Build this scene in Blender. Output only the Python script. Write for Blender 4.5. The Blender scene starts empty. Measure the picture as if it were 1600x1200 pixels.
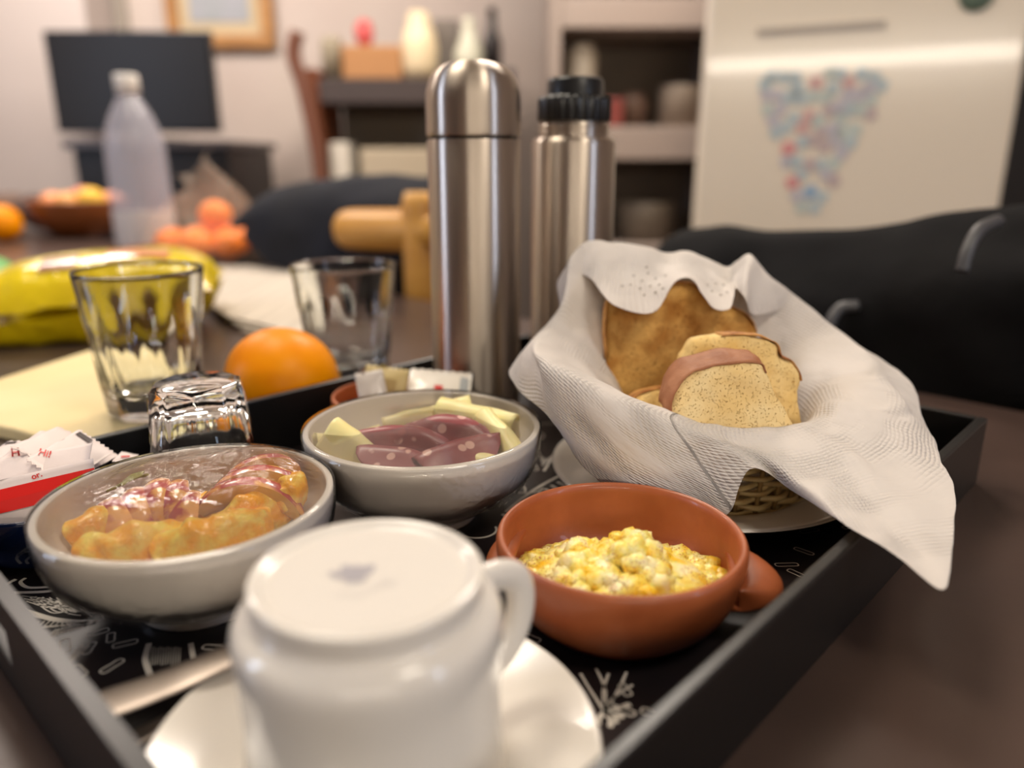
import bpy, bmesh, math, random
from mathutils import Vector, Matrix, Euler, noise
random.seed(7)
S = bpy.context.scene
COL = S.collection
PI = math.pi
# ------------------------------------------------------------ camera, world, lights, exposure
CAMH, PITCH, FPX = 0.205, math.radians(16.4), 1200.0
cam = bpy.data.cameras.new('camera'); camo = bpy.data.objects.new('camera', cam); COL.objects.link(camo)
camo.location = (0, 0, CAMH); camo.rotation_euler = (PI/2-PITCH, 0, 0)
cam.sensor_width = 36; cam.lens = 27; cam.clip_start = .01
cam.dof.use_dof = True; cam.dof.focus_distance = .392; cam.dof.aperture_fstop = 3.1
S.camera = camo
S.view_settings.view_transform = 'Standard'; S.view_settings.look = 'None'
S.view_settings.gamma = 1; S.view_settings.use_curve_mapping = False
S.view_settings.exposure = 0.85
S.cycles.max_bounces = 10; S.cycles.transparent_max_bounces = 16; S.cycles.transmission_bounces = 10
S.cycles.caustics_reflective = False; S.cycles.caustics_refractive = False
W = bpy.data.worlds.new('world'); S.world = W; W.use_nodes = True
W.node_tree.nodes['Background'].inputs[0].default_value = (1, .86, .74, 1)
W.node_tree.nodes['Background'].inputs[1].default_value = .30

def area(name, loc, target, sx, sy, power, colr):
    l = bpy.data.lights.new(name, 'AREA'); l.shape = 'RECTANGLE'; l.size = sx; l.size_y = sy
    l.energy = power; l.color = colr
    o = bpy.data.objects.new(name, l); COL.objects.link(o); o.location = loc
    o.rotation_euler = (Vector(target)-Vector(loc)).to_track_quat('-Z', 'Y').to_euler()
    return o
area('overhead_light', (-.55, 1.0, 1.66), (-.3, .6, 0), .5, .5, 8.8, (1, .895, .73))
area('overhead_light', (.75, -.35, 1.66), (.1, .4, 0), .45, .45, 7, (1, .90, .75))
area('overhead_light', (.3, 2.2, 1.66), (.3, 2.6, 0), .6, .6, 26, (1, .90, .79))  # extra overhead light added to brighten the back wall
area('overhead_light', (-1.5, 2.3, 1.66), (-1.3, 3.0, 0), .6, .6, 26, (1, .88, .78))  # second added overhead light, for the left of the back wall
area('front_strip_fill', (.3, -2.14, .80), (.3, 1.0, .45), 1.9, .09, 10, (1, .89, .73))  # added strip behind the camera: frontal fill and bright band on the refrigerator
area('cool_side_fill', (-2.75, .2, .9), (0, .5, .1), .35, 1.2, 9, (.62, .75, 1))  # added cool light for the blue flask edges; no window is built
area('cool_side_fill', (2.1, -.9, .9), (0, .5, .1), .25, 1.2, 6, (.62, .75, 1))  # matching cool light added on the opposite side

# ------------------------------------------------------------ helpers
def s2l(c): c /= 255.0; return c/12.92 if c <= .04045 else ((c+.055)/1.055)**2.4
def rgb(r, g, b): return (s2l(r), s2l(g), s2l(b), 1)
CT, ST = math.cos(PITCH), math.sin(PITCH)
def ray(px, py):
    a = (px-800)/FPX; b = (600-py)/FPX
    return Vector((a, CT+b*ST, -ST+b*CT))
def G(px, py, z=0.0):            # the place at height z seen at a pixel of the photograph
    r = ray(px, py); t = (z-CAMH)/r.z; return Vector((r.x*t, r.y*t, z))
def D(px, py, Y):                # the place at forward distance Y seen at a pixel
    r = ray(px, py); t = Y/r.y; return Vector((r.x*t, Y, CAMH+r.z*t))
UA, VA = Vector((.686, .728, 0)).normalized(), Vector((-.728, .686, 0)).normalized()
def UV(u, v, z=0.0): return UA*u+VA*v+Vector((0, 0, z))

MATS = {}
def nodes_mat(name):
    m = bpy.data.materials.new(name); m.use_nodes = True
    nt = m.node_tree; return m, nt, nt.nodes['Principled BSDF']
def mat(name, c, rough=.5, metal=0, c2=None, scale=30, lo=.35, hi=.65, bump=0, bscale=None, bdist=.001, stretch=None,
        coat=0, trans=0, ior=1.45, sss=0, sssr=(1, .5, .25), sssscale=.005, emit=0, detail=4, spec=.5, coords='Object', aniso=0):
    if name in MATS: return MATS[name]
    m, nt, b = nodes_mat(name); N, L = nt.nodes, nt.links
    b.inputs['Base Color'].default_value = c; b.inputs['Roughness'].default_value = rough
    b.inputs['Metallic'].default_value = metal; b.inputs['IOR'].default_value = ior
    b.inputs['Coat Weight'].default_value = coat; b.inputs['Transmission Weight'].default_value = trans
    b.inputs['Specular IOR Level'].default_value = spec
    if sss:
        b.inputs['Subsurface Weight'].default_value = sss; b.inputs['Subsurface Radius'].default_value = sssr
        b.inputs['Subsurface Scale'].default_value = sssscale
    if emit: b.inputs['Emission Color'].default_value = c; b.inputs['Emission Strength'].default_value = emit
    if aniso:
        b.inputs['Anisotropic'].default_value = aniso; b.inputs['Anisotropic Rotation'].default_value = .25
        tg = N.new('ShaderNodeTangent'); tg.direction_type = 'RADIAL'; tg.axis = 'Z'; L.new(tg.outputs[0], b.inputs['Tangent'])
    tc = N.new('ShaderNodeTexCoord'); src = tc.outputs[coords]
    if stretch:
        mp = N.new('ShaderNodeMapping'); mp.inputs['Scale'].default_value = stretch
        L.new(src, mp.inputs[0]); src = mp.outputs[0]
    if c2:
        nz = N.new('ShaderNodeTexNoise'); nz.inputs['Scale'].default_value = scale; nz.inputs['Detail'].default_value = detail
        rp = N.new('ShaderNodeValToRGB'); rp.color_ramp.elements[0].position = lo; rp.color_ramp.elements[1].position = hi
        rp.color_ramp.elements[0].color = c; rp.color_ramp.elements[1].color = c2
        L.new(src, nz.inputs['Vector']); L.new(nz.outputs['Fac'], rp.inputs[0]); L.new(rp.outputs[0], b.inputs['Base Color'])
    if bump:
        nb = N.new('ShaderNodeTexNoise'); nb.inputs['Scale'].default_value = bscale or scale; nb.inputs['Detail'].default_value = 3
        bp = N.new('ShaderNodeBump'); bp.inputs['Strength'].default_value = bump; bp.inputs['Distance'].default_value = bdist
        L.new(src, nb.inputs['Vector']); L.new(nb.outputs['Fac'], bp.inputs['Height']); L.new(bp.outputs[0], b.inputs['Normal'])
    MATS[name] = m; return m

WL = {}
def wloc(o): return WL.get(o.name, Vector((0, 0, 0))) if o else Vector((0, 0, 0))
def tag(o, label=None, cat=None, group=None, kind=None):
    if label: o['label'] = label
    if cat: o['category'] = cat
    if group: o['group'] = group
    if kind: o['kind'] = kind
    return o
def thing(name, loc, label, cat, group=None):
    o = bpy.data.objects.new(name, None); COL.objects.link(o); o.empty_display_size = .02
    o.location = loc; WL[o.name] = Vector(loc)
    return tag(o, label, cat, group)
def mesh(name, vf, m, parent=None, smooth=True, at=None, label=None, cat=None, group=None, kind=None, solid=0, bevel=0, sub=0, uvs=None, auto=None, recalc=False):
    v, f = vf
    v = [Vector(p) for p in v]
    if at is None:
        if parent: org = wloc(parent)
        else:
            n = len(v); org = Vector((sum(p.x for p in v)/n, sum(p.y for p in v)/n, min(p.z for p in v)))
    else: org = Vector(at)
    me = bpy.data.meshes.new(name); me.from_pydata([p-org for p in v], [], f); me.update()
    if uvs:
        ul = me.uv_layers.new(name='uv')
        for lp in me.loops: ul.data[lp.index].uv = uvs[lp.vertex_index]
    me.materials.append(m)
    if recalc:
        bm = bmesh.new(); bm.from_mesh(me); bmesh.ops.remove_doubles(bm, verts=bm.verts, dist=1e-6) if not uvs else None
        bmesh.ops.recalc_face_normals(bm, faces=bm.faces); bm.to_mesh(me); bm.free()
    if smooth:
        for p in me.polygons: p.use_smooth = True
    o = bpy.data.objects.new(name, me); COL.objects.link(o)
    if parent: o.parent = parent; o.location = org-wloc(parent)
    else: o.location = org
    WL[o.name] = org
    if auto:
        md = o.modifiers.new('edges', 'EDGE_SPLIT'); md.split_angle = math.radians(auto)
    if solid:
        md = o.modifiers.new('solid', 'SOLIDIFY'); md.thickness = solid; md.offset = 0
    if bevel:
        md = o.modifiers.new('bevel', 'BEVEL'); md.width = bevel; md.segments = 2; md.limit_method = 'ANGLE'
    if sub:
        md = o.modifiers.new('sub', 'SUBSURF'); md.levels = sub; md.render_levels = sub
    return tag(o, label, cat, group, kind)
def join(*vfs):
    V, F = [], []
    for v, f in vfs:
        k = len(V); V += list(v); F += [tuple(i+k for i in q) for q in f]
    return V, F
def xf(vf, M): return [M @ Vector(p) for p in vf[0]], vf[1]
def lathe(prof, c=(0, 0, 0), seg=64, mod=None):
    V, F = [], []; n = len(prof)
    for i in range(seg):
        a = 2*PI*i/seg
        for j, (r, z) in enumerate(prof):
            rr = r*(mod(a, j) if mod else 1)
            V.append((c[0]+rr*math.cos(a), c[1]+rr*math.sin(a), c[2]+z))
    for i in range(seg):
        k = (i+1) % seg
        for j in range(n-1):
            F.append((i*n+j, k*n+j, k*n+j+1, i*n+j+1))
    for j in (0, n-1):
        if prof[j][0] < 1e-4*5:
            pass
    return V, F
def box(cx, cy, cz, sx, sy, sz, ux=Vector((1, 0, 0)), uy=Vector((0, 1, 0))):
    V = []
    for z in (-1, 1):
        for y in (-1, 1):
            for x in (-1, 1):
                V.append(Vector((cx, cy, cz))+ux*(x*sx/2)+uy*(y*sy/2)+Vector((0, 0, z*sz/2)))
    return V, [(0, 2, 3, 1), (4, 5, 7, 6), (0, 1, 5, 4), (2, 6, 7, 3), (0, 4, 6, 2), (1, 3, 7, 5)]
def ubox(u0, u1, v0, v1, z0, z1):
    c = UV((u0+u1)/2, (v0+v1)/2, (z0+z1)/2); return box(c.x, c.y, c.z, abs(u1-u0), abs(v1-v0), z1-z0, UA, VA)
def cr(p0, p1, p2, p3, t):
    return .5*((2*p1)+(p2-p0)*t+(2*p0-5*p1+4*p2-p3)*t*t+(3*p1-p0-3*p2+p3)*t**3)
def spline(pts, n, closed=False):
    pts = [Vector(p) for p in pts]; m = len(pts); out = []
    segs = m if closed else m-1
    for i in range(segs):
        g = (lambda k: pts[k % m]) if closed else (lambda k: pts[max(0, min(m-1, k))])
        for k in range(n): out.append(cr(g(i-1), g(i), g(i+1), g(i+2), k/n))
    if not closed: out.append(pts[-1])
    return out
def tube(path, rad, seg=10, closed=False, flat=1.0, cap=True):
    path = [Vector(p) for p in path]; n = len(path); V, F = [], []
    R = rad if callable(rad) else (lambda t: rad)
    ref = None
    for i, p in enumerate(path):
        if closed: t = path[(i+1) % n]-path[i-1]
        else: t = path[min(n-1, i+1)]-path[max(0, i-1)]
        t.normalize()
        if ref is None: ref = t.orthogonal().normalized() if abs(t.z) > .95 else t.cross(Vector((0, 0, 1))).normalized()
        ref = (ref-t*ref.dot(t)).normalized(); b = t.cross(ref)
        r = R(i/max(1, n-1))
        for k in range(seg):
            a = 2*PI*k/seg; V.append(p+ref*(math.cos(a)*r)+b*(math.sin(a)*r*flat))
    for i in range(n if closed else n-1):
        j = (i+1) % n
        for k in range(seg):
            l = (k+1) % seg; F.append((i*seg+k, i*seg+l, j*seg+l, j*seg+k))
    if cap and not closed:
        F.append(tuple(reversed(range(seg)))); F.append(tuple(range((n-1)*seg, n*seg)))
    return V, F
def gridmesh(rows, nu, nv, closed=False, jit=0, jscale=40):
    """rows: list of stations, each a list of control points; Catmull-Rom both ways"""
    st = [spline(r, nv) for r in rows]; m = len(st[0]); cols = []
    for j in range(m): cols.append(spline([s[j] for s in st], nu, closed))
    n = len(cols[0]); V = []; uv = []
    L1 = 0
    for i in range(n):
        if i: L1 += (cols[m//2][i]-cols[m//2][i-1]).length
        L2 = 0
        for j in range(m):
            p = cols[j][i]
            if j: L2 += (cols[j][i]-cols[j-1][i]).length
            if jit: p = p+noise.noise_vector(p*jscale)*jit+noise.noise_vector(p*jscale*2.7)*jit*.4
            V.append(p); uv.append((L1, L2))
    F = []
    for i in range(n if closed else n-1):
        k = (i+1) % n
        for j in range(m-1): F.append((i*m+j, k*m+j, k*m+j+1, i*m+j+1))
    return (V, F), uv
def blob(c, r, sub=2, amp=.15, fr=1.0, sc=(1, 1, 1), M=None, seed=0):
    bm = bmesh.new(); bmesh.ops.create_icosphere(bm, subdivisions=sub, radius=1)
    V = []
    for v in bm.verts:
        p = v.co.copy(); k = 1+amp*noise.noise(p*fr+Vector((seed*3.1, seed*1.7, seed)))+amp*.4*noise.noise(p*fr*2.6+Vector((seed, 9, 2)))
        q = Vector((p.x*sc[0], p.y*sc[1], p.z*sc[2]))*(k*r)
        if M: q = M @ q
        V.append(q+Vector(c))
    F = [tuple(v.index for v in f.verts) for f in bm.faces]; bm.free(); return V, F
def rot(x=0, y=0, z=0): return Euler((math.radians(x), math.radians(y), math.radians(z))).to_matrix()
def structure(name, vf, m, **k): return mesh(name, vf, m, smooth=False, kind='structure', **k)
def text_vf(s, size, M, extrude=0):
    cu = bpy.data.curves.new('t', 'FONT'); cu.body = s; cu.size = size; cu.resolution_u = 3; cu.align_x = 'CENTER'; cu.align_y = 'CENTER'
    cu.offset = size*.018
    o = bpy.data.objects.new('t', cu); COL.objects.link(o)
    dg = bpy.context.evaluated_depsgraph_get(); me = o.evaluated_get(dg).to_mesh()
    V = [M @ v.co for v in me.vertices]; F = [tuple(p.vertices) for p in me.polygons]
    o.evaluated_get(dg).to_mesh_clear(); bpy.data.objects.remove(o); bpy.data.curves.remove(cu)
    return V, F
def frame(o, x, y):   # matrix with origin o, axes x, y (unit), z = x cross y
    x = Vector(x).normalized(); z = x.cross(Vector(y)).normalized(); y = z.cross(x)
    M = Matrix((x, y, z)).transposed().to_4x4(); M.translation = Vector(o); return M

# ------------------------------------------------------------ materials
porcelain = mat('white_porcelain', rgb(226, 220, 212), .16, coat=.3, sss=.0)
bowl_m = mat('bowl_glaze', rgb(228, 219, 210), .14, coat=.3)
terracotta = mat('terracotta', rgb(172, 94, 54), .42, c2=rgb(152, 78, 42), scale=35, bump=.15, bscale=300, bdist=.0005, coat=.15)
black_m = mat('black_lacquer', rgb(20, 19, 19), .32, bump=.1, bscale=400, bdist=.0003)
table_m = mat('dark_wood', rgb(76, 60, 54), .28, c2=rgb(62, 49, 44), scale=7, stretch=(1, 1, 1), bump=.12, bscale=25, bdist=.002)
steel = mat('brushed_steel', rgb(186, 174, 162), .36, 1, aniso=.97)
steel_dark = mat('steel_seam', rgb(60, 55, 50), .4, 1)
cutlery_m = mat('polished_steel', rgb(160, 148, 140), .42, 1)
plastic_black = mat('black_plastic', rgb(18, 18, 20), .3)
wall_m = mat('wall_paint', rgb(194, 182, 174), .8, c2=rgb(188, 174, 167), scale=2, bump=.05, bscale=200)
def glass_mat(name, c, rough=.0, ior=1.45):
    m, nt, b = nodes_mat(name)
    b.inputs['Base Color'].default_value = c; b.inputs['Transmission Weight'].default_value = 1
    b.inputs['Roughness'].default_value = rough; b.inputs['IOR'].default_value = ior; return m
clear_glass = glass_mat('clear_glass', (.97, .99, .98, 1))
bottle_glass = glass_mat('bottle_plastic', (.80, .82, .90, 1), .25, 1.15)

def film_mat():
    m, nt, b = nodes_mat('cling_film'); N, L = nt.nodes, nt.links
    out = N['Material Output']; N.remove(b)
    tr = N.new('ShaderNodeBsdfTransparent'); tr.inputs[0].default_value = (.985, .98, .975, 1)
    gl = N.new('ShaderNodeBsdfGlossy'); gl.inputs['Roughness'].default_value = .06
    df = N.new('ShaderNodeBsdfDiffuse'); df.inputs[0].default_value = (.8, .78, .76, 1)
    fr = N.new('ShaderNodeFresnel'); fr.inputs[0].default_value = 1.36
    uvn = N.new('ShaderNodeUVMap'); mp = N.new('ShaderNodeMapping'); mp.inputs['Scale'].default_value = (1, 1, 1)
    nz = N.new('ShaderNodeTexNoise'); nz.inputs['Scale'].default_value = 90; nz.inputs['Detail'].default_value = 3; nz.inputs['Distortion'].default_value = 2.2
    tc = N.new('ShaderNodeTexCoord'); L.new(tc.outputs['Object'], mp.inputs[0]); L.new(mp.outputs[0], nz.inputs['Vector'])
    sx = N.new('ShaderNodeSeparateXYZ'); L.new(uvn.outputs[0], sx.inputs[0])
    bp = N.new('ShaderNodeBump'); bp.inputs['Distance'].default_value = .0013
    ml = N.new('ShaderNodeMath'); ml.operation = 'MULTIPLY'; ml.inputs[1].default_value = 1
    L.new(sx.outputs[0], ml.inputs[0]); L.new(ml.outputs[0], bp.inputs['Strength']); L.new(nz.outputs['Fac'], bp.inputs['Height'])
    L.new(bp.outputs[0], gl.inputs['Normal']); L.new(bp.outputs[0], fr.inputs['Normal'])
    m1 = N.new('ShaderNodeMixShader'); m1.inputs[0].default_value = .03
    L.new(tr.outputs[0], m1.inputs[1]); L.new(df.outputs[0], m1.inputs[2])
    m2 = N.new('ShaderNodeMixShader'); L.new(fr.outputs[0], m2.inputs[0]); L.new(m1.outputs[0], m2.inputs[1]); L.new(gl.outputs[0], m2.inputs[2])
    L.new(m2.outputs[0], out.inputs[0]); return m
film = film_mat()

def paper_mat():
    m, nt, b = nodes_mat('embossed_paper'); N, L = nt.nodes, nt.links
    b.inputs['Base Color'].default_value = rgb(233, 226, 220); b.inputs['Roughness'].default_value = .75
    uvn = N.new('ShaderNodeUVMap')
    vo = N.new('ShaderNodeTexVoronoi'); vo.inputs['Scale'].default_value = 420; vo.inputs['Randomness'].default_value = .12
    L.new(uvn.outputs[0], vo.inputs['Vector'])
    nz = N.new('ShaderNodeTexNoise'); nz.inputs['Scale'].default_value = 28; L.new(uvn.outputs[0], nz.inputs['Vector'])
    mr = N.new('ShaderNodeMapRange'); mr.inputs[1].default_value = .40; mr.inputs[2].default_value = .55
    L.new(nz.outputs['Fac'], mr.inputs[0])
    mu = N.new('ShaderNodeMath'); mu.operation = 'MULTIPLY'; L.new(vo.outputs['Distance'], mu.inputs[0]); L.new(mr.outputs[0], mu.inputs[1])
    b1 = N.new('ShaderNodeBump'); b1.inputs['Strength'].default_value = .8; b1.inputs['Distance'].default_value = .0020; b1.invert = True
    L.new(mu.outputs[0], b1.inputs['Height'])
    n2 = N.new('ShaderNodeTexNoise'); n2.inputs['Scale'].default_value = 60; n2.inputs['Detail'].default_value = 4
    L.new(uvn.outputs[0], n2.inputs['Vector'])
    b2 = N.new('ShaderNodeBump'); b2.inputs['Strength'].default_value = .6; b2.inputs['Distance'].default_value = .0025
    L.new(n2.outputs['Fac'], b2.inputs['Height']); L.new(b1.outputs[0], b2.inputs['Normal']); L.new(b2.outputs[0], b.inputs['Normal'])
    tl = N.new('ShaderNodeBsdfTranslucent'); tl.inputs[0].default_value = rgb(236, 222, 205)
    mx = N.new('ShaderNodeMixShader'); mx.inputs[0].default_value = .28
    L.new(b.outputs[0], mx.inputs[1]); L.new(tl.outputs[0], mx.inputs[2]); L.new(mx.outputs[0], N['Material Output'].inputs[0])
    return m
paper = paper_mat()

def bread_mat(name, c, c2, pore, scale=120, toast=None, lo=.35, hi=.7):
    m, nt, b = nodes_mat(name); N, L = nt.nodes, nt.links
    b.inputs['Roughness'].default_value = .85; b.inputs['Specular IOR Level'].default_value = .2
    tc = N.new('ShaderNodeTexCoord')
    n1 = N.new('ShaderNodeTexNoise'); n1.inputs['Scale'].default_value = scale; n1.inputs['Detail'].default_value = 6
    r1 = N.new('ShaderNodeValToRGB'); r1.color_ramp.elements[0].position = lo; r1.color_ramp.elements[1].position = hi
    r1.color_ramp.elements[0].color = c; r1.color_ramp.elements[1].color = c2
    vo = N.new('ShaderNodeTexVoronoi'); vo.inputs['Scale'].default_value = 420
    n0 = N.new('ShaderNodeTexNoise'); n0.inputs['Scale'].default_value = 220; n0.inputs['Detail'].default_value = 2
    mxv = N.new('ShaderNodeMix'); mxv.data_type = 'VECTOR'; mxv.inputs[0].default_value = .02
    L.new(tc.outputs['Object'], n1.inputs['Vector']); L.new(tc.outputs['Object'], n0.inputs['Vector'])
    L.new(tc.outputs['Object'], mxv.inputs[4]); L.new(n0.outputs['Color'], mxv.inputs[5]); L.new(mxv.outputs[1], vo.inputs['Vector'])
    mr = N.new('ShaderNodeMapRange'); mr.inputs[1].default_value = .08; mr.inputs[2].default_value = .30
    L.new(vo.outputs['Distance'], mr.inputs[0])
    mx = N.new('ShaderNodeMix'); mx.data_type = 'RGBA'; mx.inputs[6].default_value = pore
    L.new(n1.outputs['Fac'], r1.inputs[0]); L.new(mr.outputs[0], mx.inputs[0]); L.new(r1.outputs[0], mx.inputs[7]); L.new(mx.outputs[2], b.inputs['Base Color'])
    ad = N.new('ShaderNodeMath'); ad.operation = 'ADD'; L.new(mr.outputs[0], ad.inputs[0]); L.new(n1.outputs['Fac'], ad.inputs[1])
    bp = N.new('ShaderNodeBump'); bp.inputs['Strength'].default_value = .9; bp.inputs['Distance'].default_value = .0012
    L.new(ad.outputs[0], bp.inputs['Height']); L.new(bp.outputs[0], b.inputs['Normal'])
    return m
crumb_pale = bread_mat('bread_crumb_pale', rgb(240, 204, 136), rgb(250, 226, 172), rgb(230, 184, 110), 40)
crumb_mid = bread_mat('bread_crumb_warm', rgb(236, 196, 120), rgb(248, 220, 158), rgb(222, 172, 94), 40)
crumb_toast = bread_mat('bread_toasted', rgb(160, 108, 48), rgb(204, 158, 88), rgb(140, 90, 40), 55, lo=.35, hi=.62)
crust_m = mat('bread_crust', rgb(176, 120, 84), .6, c2=rgb(146, 88, 52), scale=60, bump=.5, bscale=250, bdist=.0012)
crust_dark = mat('bread_crust_edge', rgb(206, 150, 80), .7, c2=rgb(150, 90, 40), scale=130, bump=.5, bscale=250, bdist=.001)

# ------------------------------------------------------------ room
floor_m = mat('room_floor', rgb(120, 100, 86), .5, c2=rgb(100, 82, 70), scale=3)
structure('floor', box(-.35, .7, -.76, 5.3, 5.9, .02), floor_m)
structure('ceiling', box(-.35, .7, 1.76, 5.3, 5.9, .02), mat('ceiling_paint', rgb(225, 218, 208), .9))
structure('wall_back', box(-.35, 3.62, .5, 5.3, .04, 2.5), wall_m)
structure('wall_left', box(-2.98, .7, .5, .04, 5.9, 2.5), wall_m)
structure('wall_right', box(2.28, .7, .5, .04, 5.9, 2.5), wall_m)
structure('wall_front', box(-.35, -2.22, .5, 5.3, .04, 2.5), wall_m)
structure('trim_1', box(-2.33, 3.47, .5, 1.27, .26, 2.5), mat('pillar_paint', rgb(196, 186, 182), .8))
structure('trim_2', box(-1.665, 3.585, .5, .05, .03, 2.5), mat('corner_moulding', rgb(150, 142, 132), .7), bevel=.004)
structure('baseboard_back', box(-.35, 3.59, -.70, 5.2, .02, .1), mat('skirting', rgb(210, 200, 190), .6), bevel=.003)

# ------------------------------------------------------------ dining table
tb = thing('dining_table', UV(.2, 1.0, -.75), 'large dark brown wooden dining table under the breakfast tray', 'table')
mesh('tabletop', ubox(-.42, .745, -.62, 2.75, -.04, 0), table_m, tb, smooth=False, bevel=.004)
for u in (-.3, .62):
    for v in (-.5, 2.6):
        mesh('leg', ubox(u-.035, u+.035, v-.035, v+.035, -.75, -.041), table_m, tb, smooth=False, bevel=.004)
mesh('apron', join(ubox(.60, .62, -.46, 2.56, -.12, -.041), ubox(-.3, -.28, -.46, 2.56, -.12, -.041)), table_m, tb, smooth=False)

# ------------------------------------------------------------ tray
U0, U1, V0, V1, TH = .053, .549, .0975, .480, .045
TW = .006; FZ = .003
tr = thing('serving_tray', UV((U0+U1)/2, (V0+V1)/2, 0), 'black rectangular wooden tray with raised walls carrying the breakfast', 'tray')
mesh('tray_floor', ubox(U0, U1, V0, V1, 0.0003, .0022), black_m, tr, smooth=False)
mesh('side_wall', ubox(U0, U1, V0, V0+TW, .0003, TH), black_m, tr, smooth=False, bevel=.0012)
mesh('side_wall', ubox(U0, U1, V1-TW, V1, .0003, TH), black_m, tr, smooth=False, bevel=.0012)
mesh('end_wall', ubox(U1-TW, U1, V0+TW, V1-TW, .0003, TH), black_m, tr, smooth=False, bevel=.0012)
hv0, hv1 = .318, .43
mesh('end_wall', join(ubox(U0, U0+TW, V0+TW, V1-TW, .0003, .014), ubox(U0, U0+TW, V0+TW, V1-TW, .030, TH),
                      ubox(U0, U0+TW, V0+TW, hv0, .014, .030), ubox(U0, U0+TW, hv1, V1-TW, .014, .030)), black_m, tr, smooth=False,
     label='end wall with cut-out handle hole')
liner_m = mat('printed_liner', rgb(24, 20, 22), .38, c2=rgb(38, 30, 32), scale=12)
ln = mesh('tray_liner', ubox(U0+TW+.001, U1-TW-.001, V0+TW+.001, V1-TW-.001, .0023, FZ), liner_m, None, smooth=False,
          label='black sheet with white doodles lining the bottom of the tray', cat='tray liner')
# printed line drawing: flat ink on the liner
ink = mat('white_ink', rgb(214, 206, 196), .6)
IZ = FZ+.00012
def stroke(pts, w, closed=False, n=5):
    P = spline(pts, n, closed); V, F = [], []; N = len(P)
    for i, p in enumerate(P):
        t = (P[(i+1) % N]-P[i-1]) if closed else (P[min(N-1, i+1)]-P[max(0, i-1)])
        s = Vector((-t.y, t.x, 0)).normalized()*w/2
        V += [p+s, p-s]
    for i in range(N if closed else N-1):
        k = (i+1) % N; F.append((2*i, 2*k, 2*k+1, 2*i+1))
    return V, F
inks = []
def gp(*q): return [G(x, y, IZ) for x, y in q]
def sprinkle(c, ang, l=.011, w=.003):
    a = Vector((math.cos(ang), math.sin(ang), 0)); b = Vector((-a.y, a.x, 0)); c = Vector(c)
    P = [c+a*l*.5, c+a*l*.42+b*w*.5, c+b*w*.5, c-a*l*.42+b*w*.5, c-a*l*.5, c-a*l*.42-b*w*.5, c-b*w*.5, c+a*l*.42-b*w*.5]
    inks.append(stroke(P, .0007, True, 3))
def sp_px(x0, y0, x1, y1, w=.0032):
    a, b = G(x0, y0, IZ), G(x1, y1, IZ); d = b-a
    sprinkle((a+b)/2, math.atan2(d.y, d.x), d.length, w)
sp_px(101, 999, 103, 1019, .0035); sp_px(133, 1022, 146, 1003, .0030); sp_px(116, 1040, 132, 1055, .0032)
sp_px(134, 994, 170, 983); sp_px(176, 1010, 215, 1001); sp_px(158, 1051, 192, 1030); sp_px(102, 1066, 110, 1070)
inks.append(stroke(gp((5, 920), (30, 948), (62, 962), (100, 970), (150, 972)), .003))
inks.append(stroke(gp((25, 905), (8, 915), (12, 925), (60, 925), (90, 922)), .0022))
inks.append(stroke(gp((40, 903), (32, 910), (45, 918), (78, 917)), .0018))
inks.append(stroke(gp((42, 980), (90, 978), (150, 970)), .0016))
inks.append(stroke(gp((62, 1003), (95, 985), (150, 972)), .0024))
for i in range(26):
    x = 34+i*3.6; y0 = 931+i*.2
    inks.append(stroke(gp((x, y0+(i % 3)*4), (x+34, y0+4+(i*7 % 22)), (x+60, y0+8+(i*5 % 24))), .0006))
for i in range(12): inks.append(stroke(gp((44+i*8, 979), (54+i*8, 970)), .0006))
for i in range(16): inks.append(stroke(gp((70+i*5, 998-i*1.5), (88+i*5, 983-i*1.1)), .0006))
for i in range(5): inks.append(stroke(gp((94+i*3, 1040), (128+i*3, 1008)), .0006))
inks.append(stroke(gp((233, 1005), (227, 1030), (235, 1055)), .0024)); inks.append(stroke(gp((298, 1005), (302, 1028)), .0022))
for i in range(12): inks.append(stroke(gp((238+i*4, 1010+i % 3), (236+i*4, 1040-i % 4)), .0003))
# bright bars behind the terracotta dish
inks.append(stroke(gp((790, 800), (835, 765), (890, 735)), .0022))
for i in range(13):
    x = 785+i*9.5; inks.append(stroke(gp((x, 803-i*5.6), (x+20, 815-i*5.8)), .0026))
for i in range(5): inks.append(stroke(gp((838+i*3, 700+i*9), (850+i*4, 725-i*4)), .0018))
# flower near the saucer
fc = G(950, 1112, IZ)
for k, (dx, dy) in enumerate([(-38, -60), (-14, -68), (6, -60), (34, -62), (44, -42), (40, -12), (30, 8), (8, 24), (-10, 20), (18, 18)]):
    inks.append(stroke(gp((945, 1112), (945+dx*.45+(6 if k % 2 else -5), 1112+dy*.55), (945+dx, 1112+dy)), .0022 if k > 4 else .0012))
rnd = random.Random(3)
for i in range(110):
    u, v = rnd.uniform(U0+.03, U1-.03), rnd.uniform(V0+.02, V1-.02)
    p = UV(u, v, IZ)
    if p.y < .27 and p.x < .02 and p.x > -.2: continue
    sprinkle(p, rnd.uniform(0, PI), rnd.uniform(.007, .013), .003)
for i in range(26):
    c = UV(rnd.uniform(U0+.05, U1-.05), rnd.uniform(V0+.04, V1-.04), IZ); r = rnd.uniform(.012, .02); a0 = rnd.uniform(0, 6)
    if c.y < .3: continue
    inks.append(stroke([c+Vector((math.cos(a0+t*.5), math.sin(a0+t*.5), 0))*r*(1-t*.06) for t in range(7)], .0014))
mesh('printed_doodle', join(*inks), ink, ln, smooth=False, kind='stuff')

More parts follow.
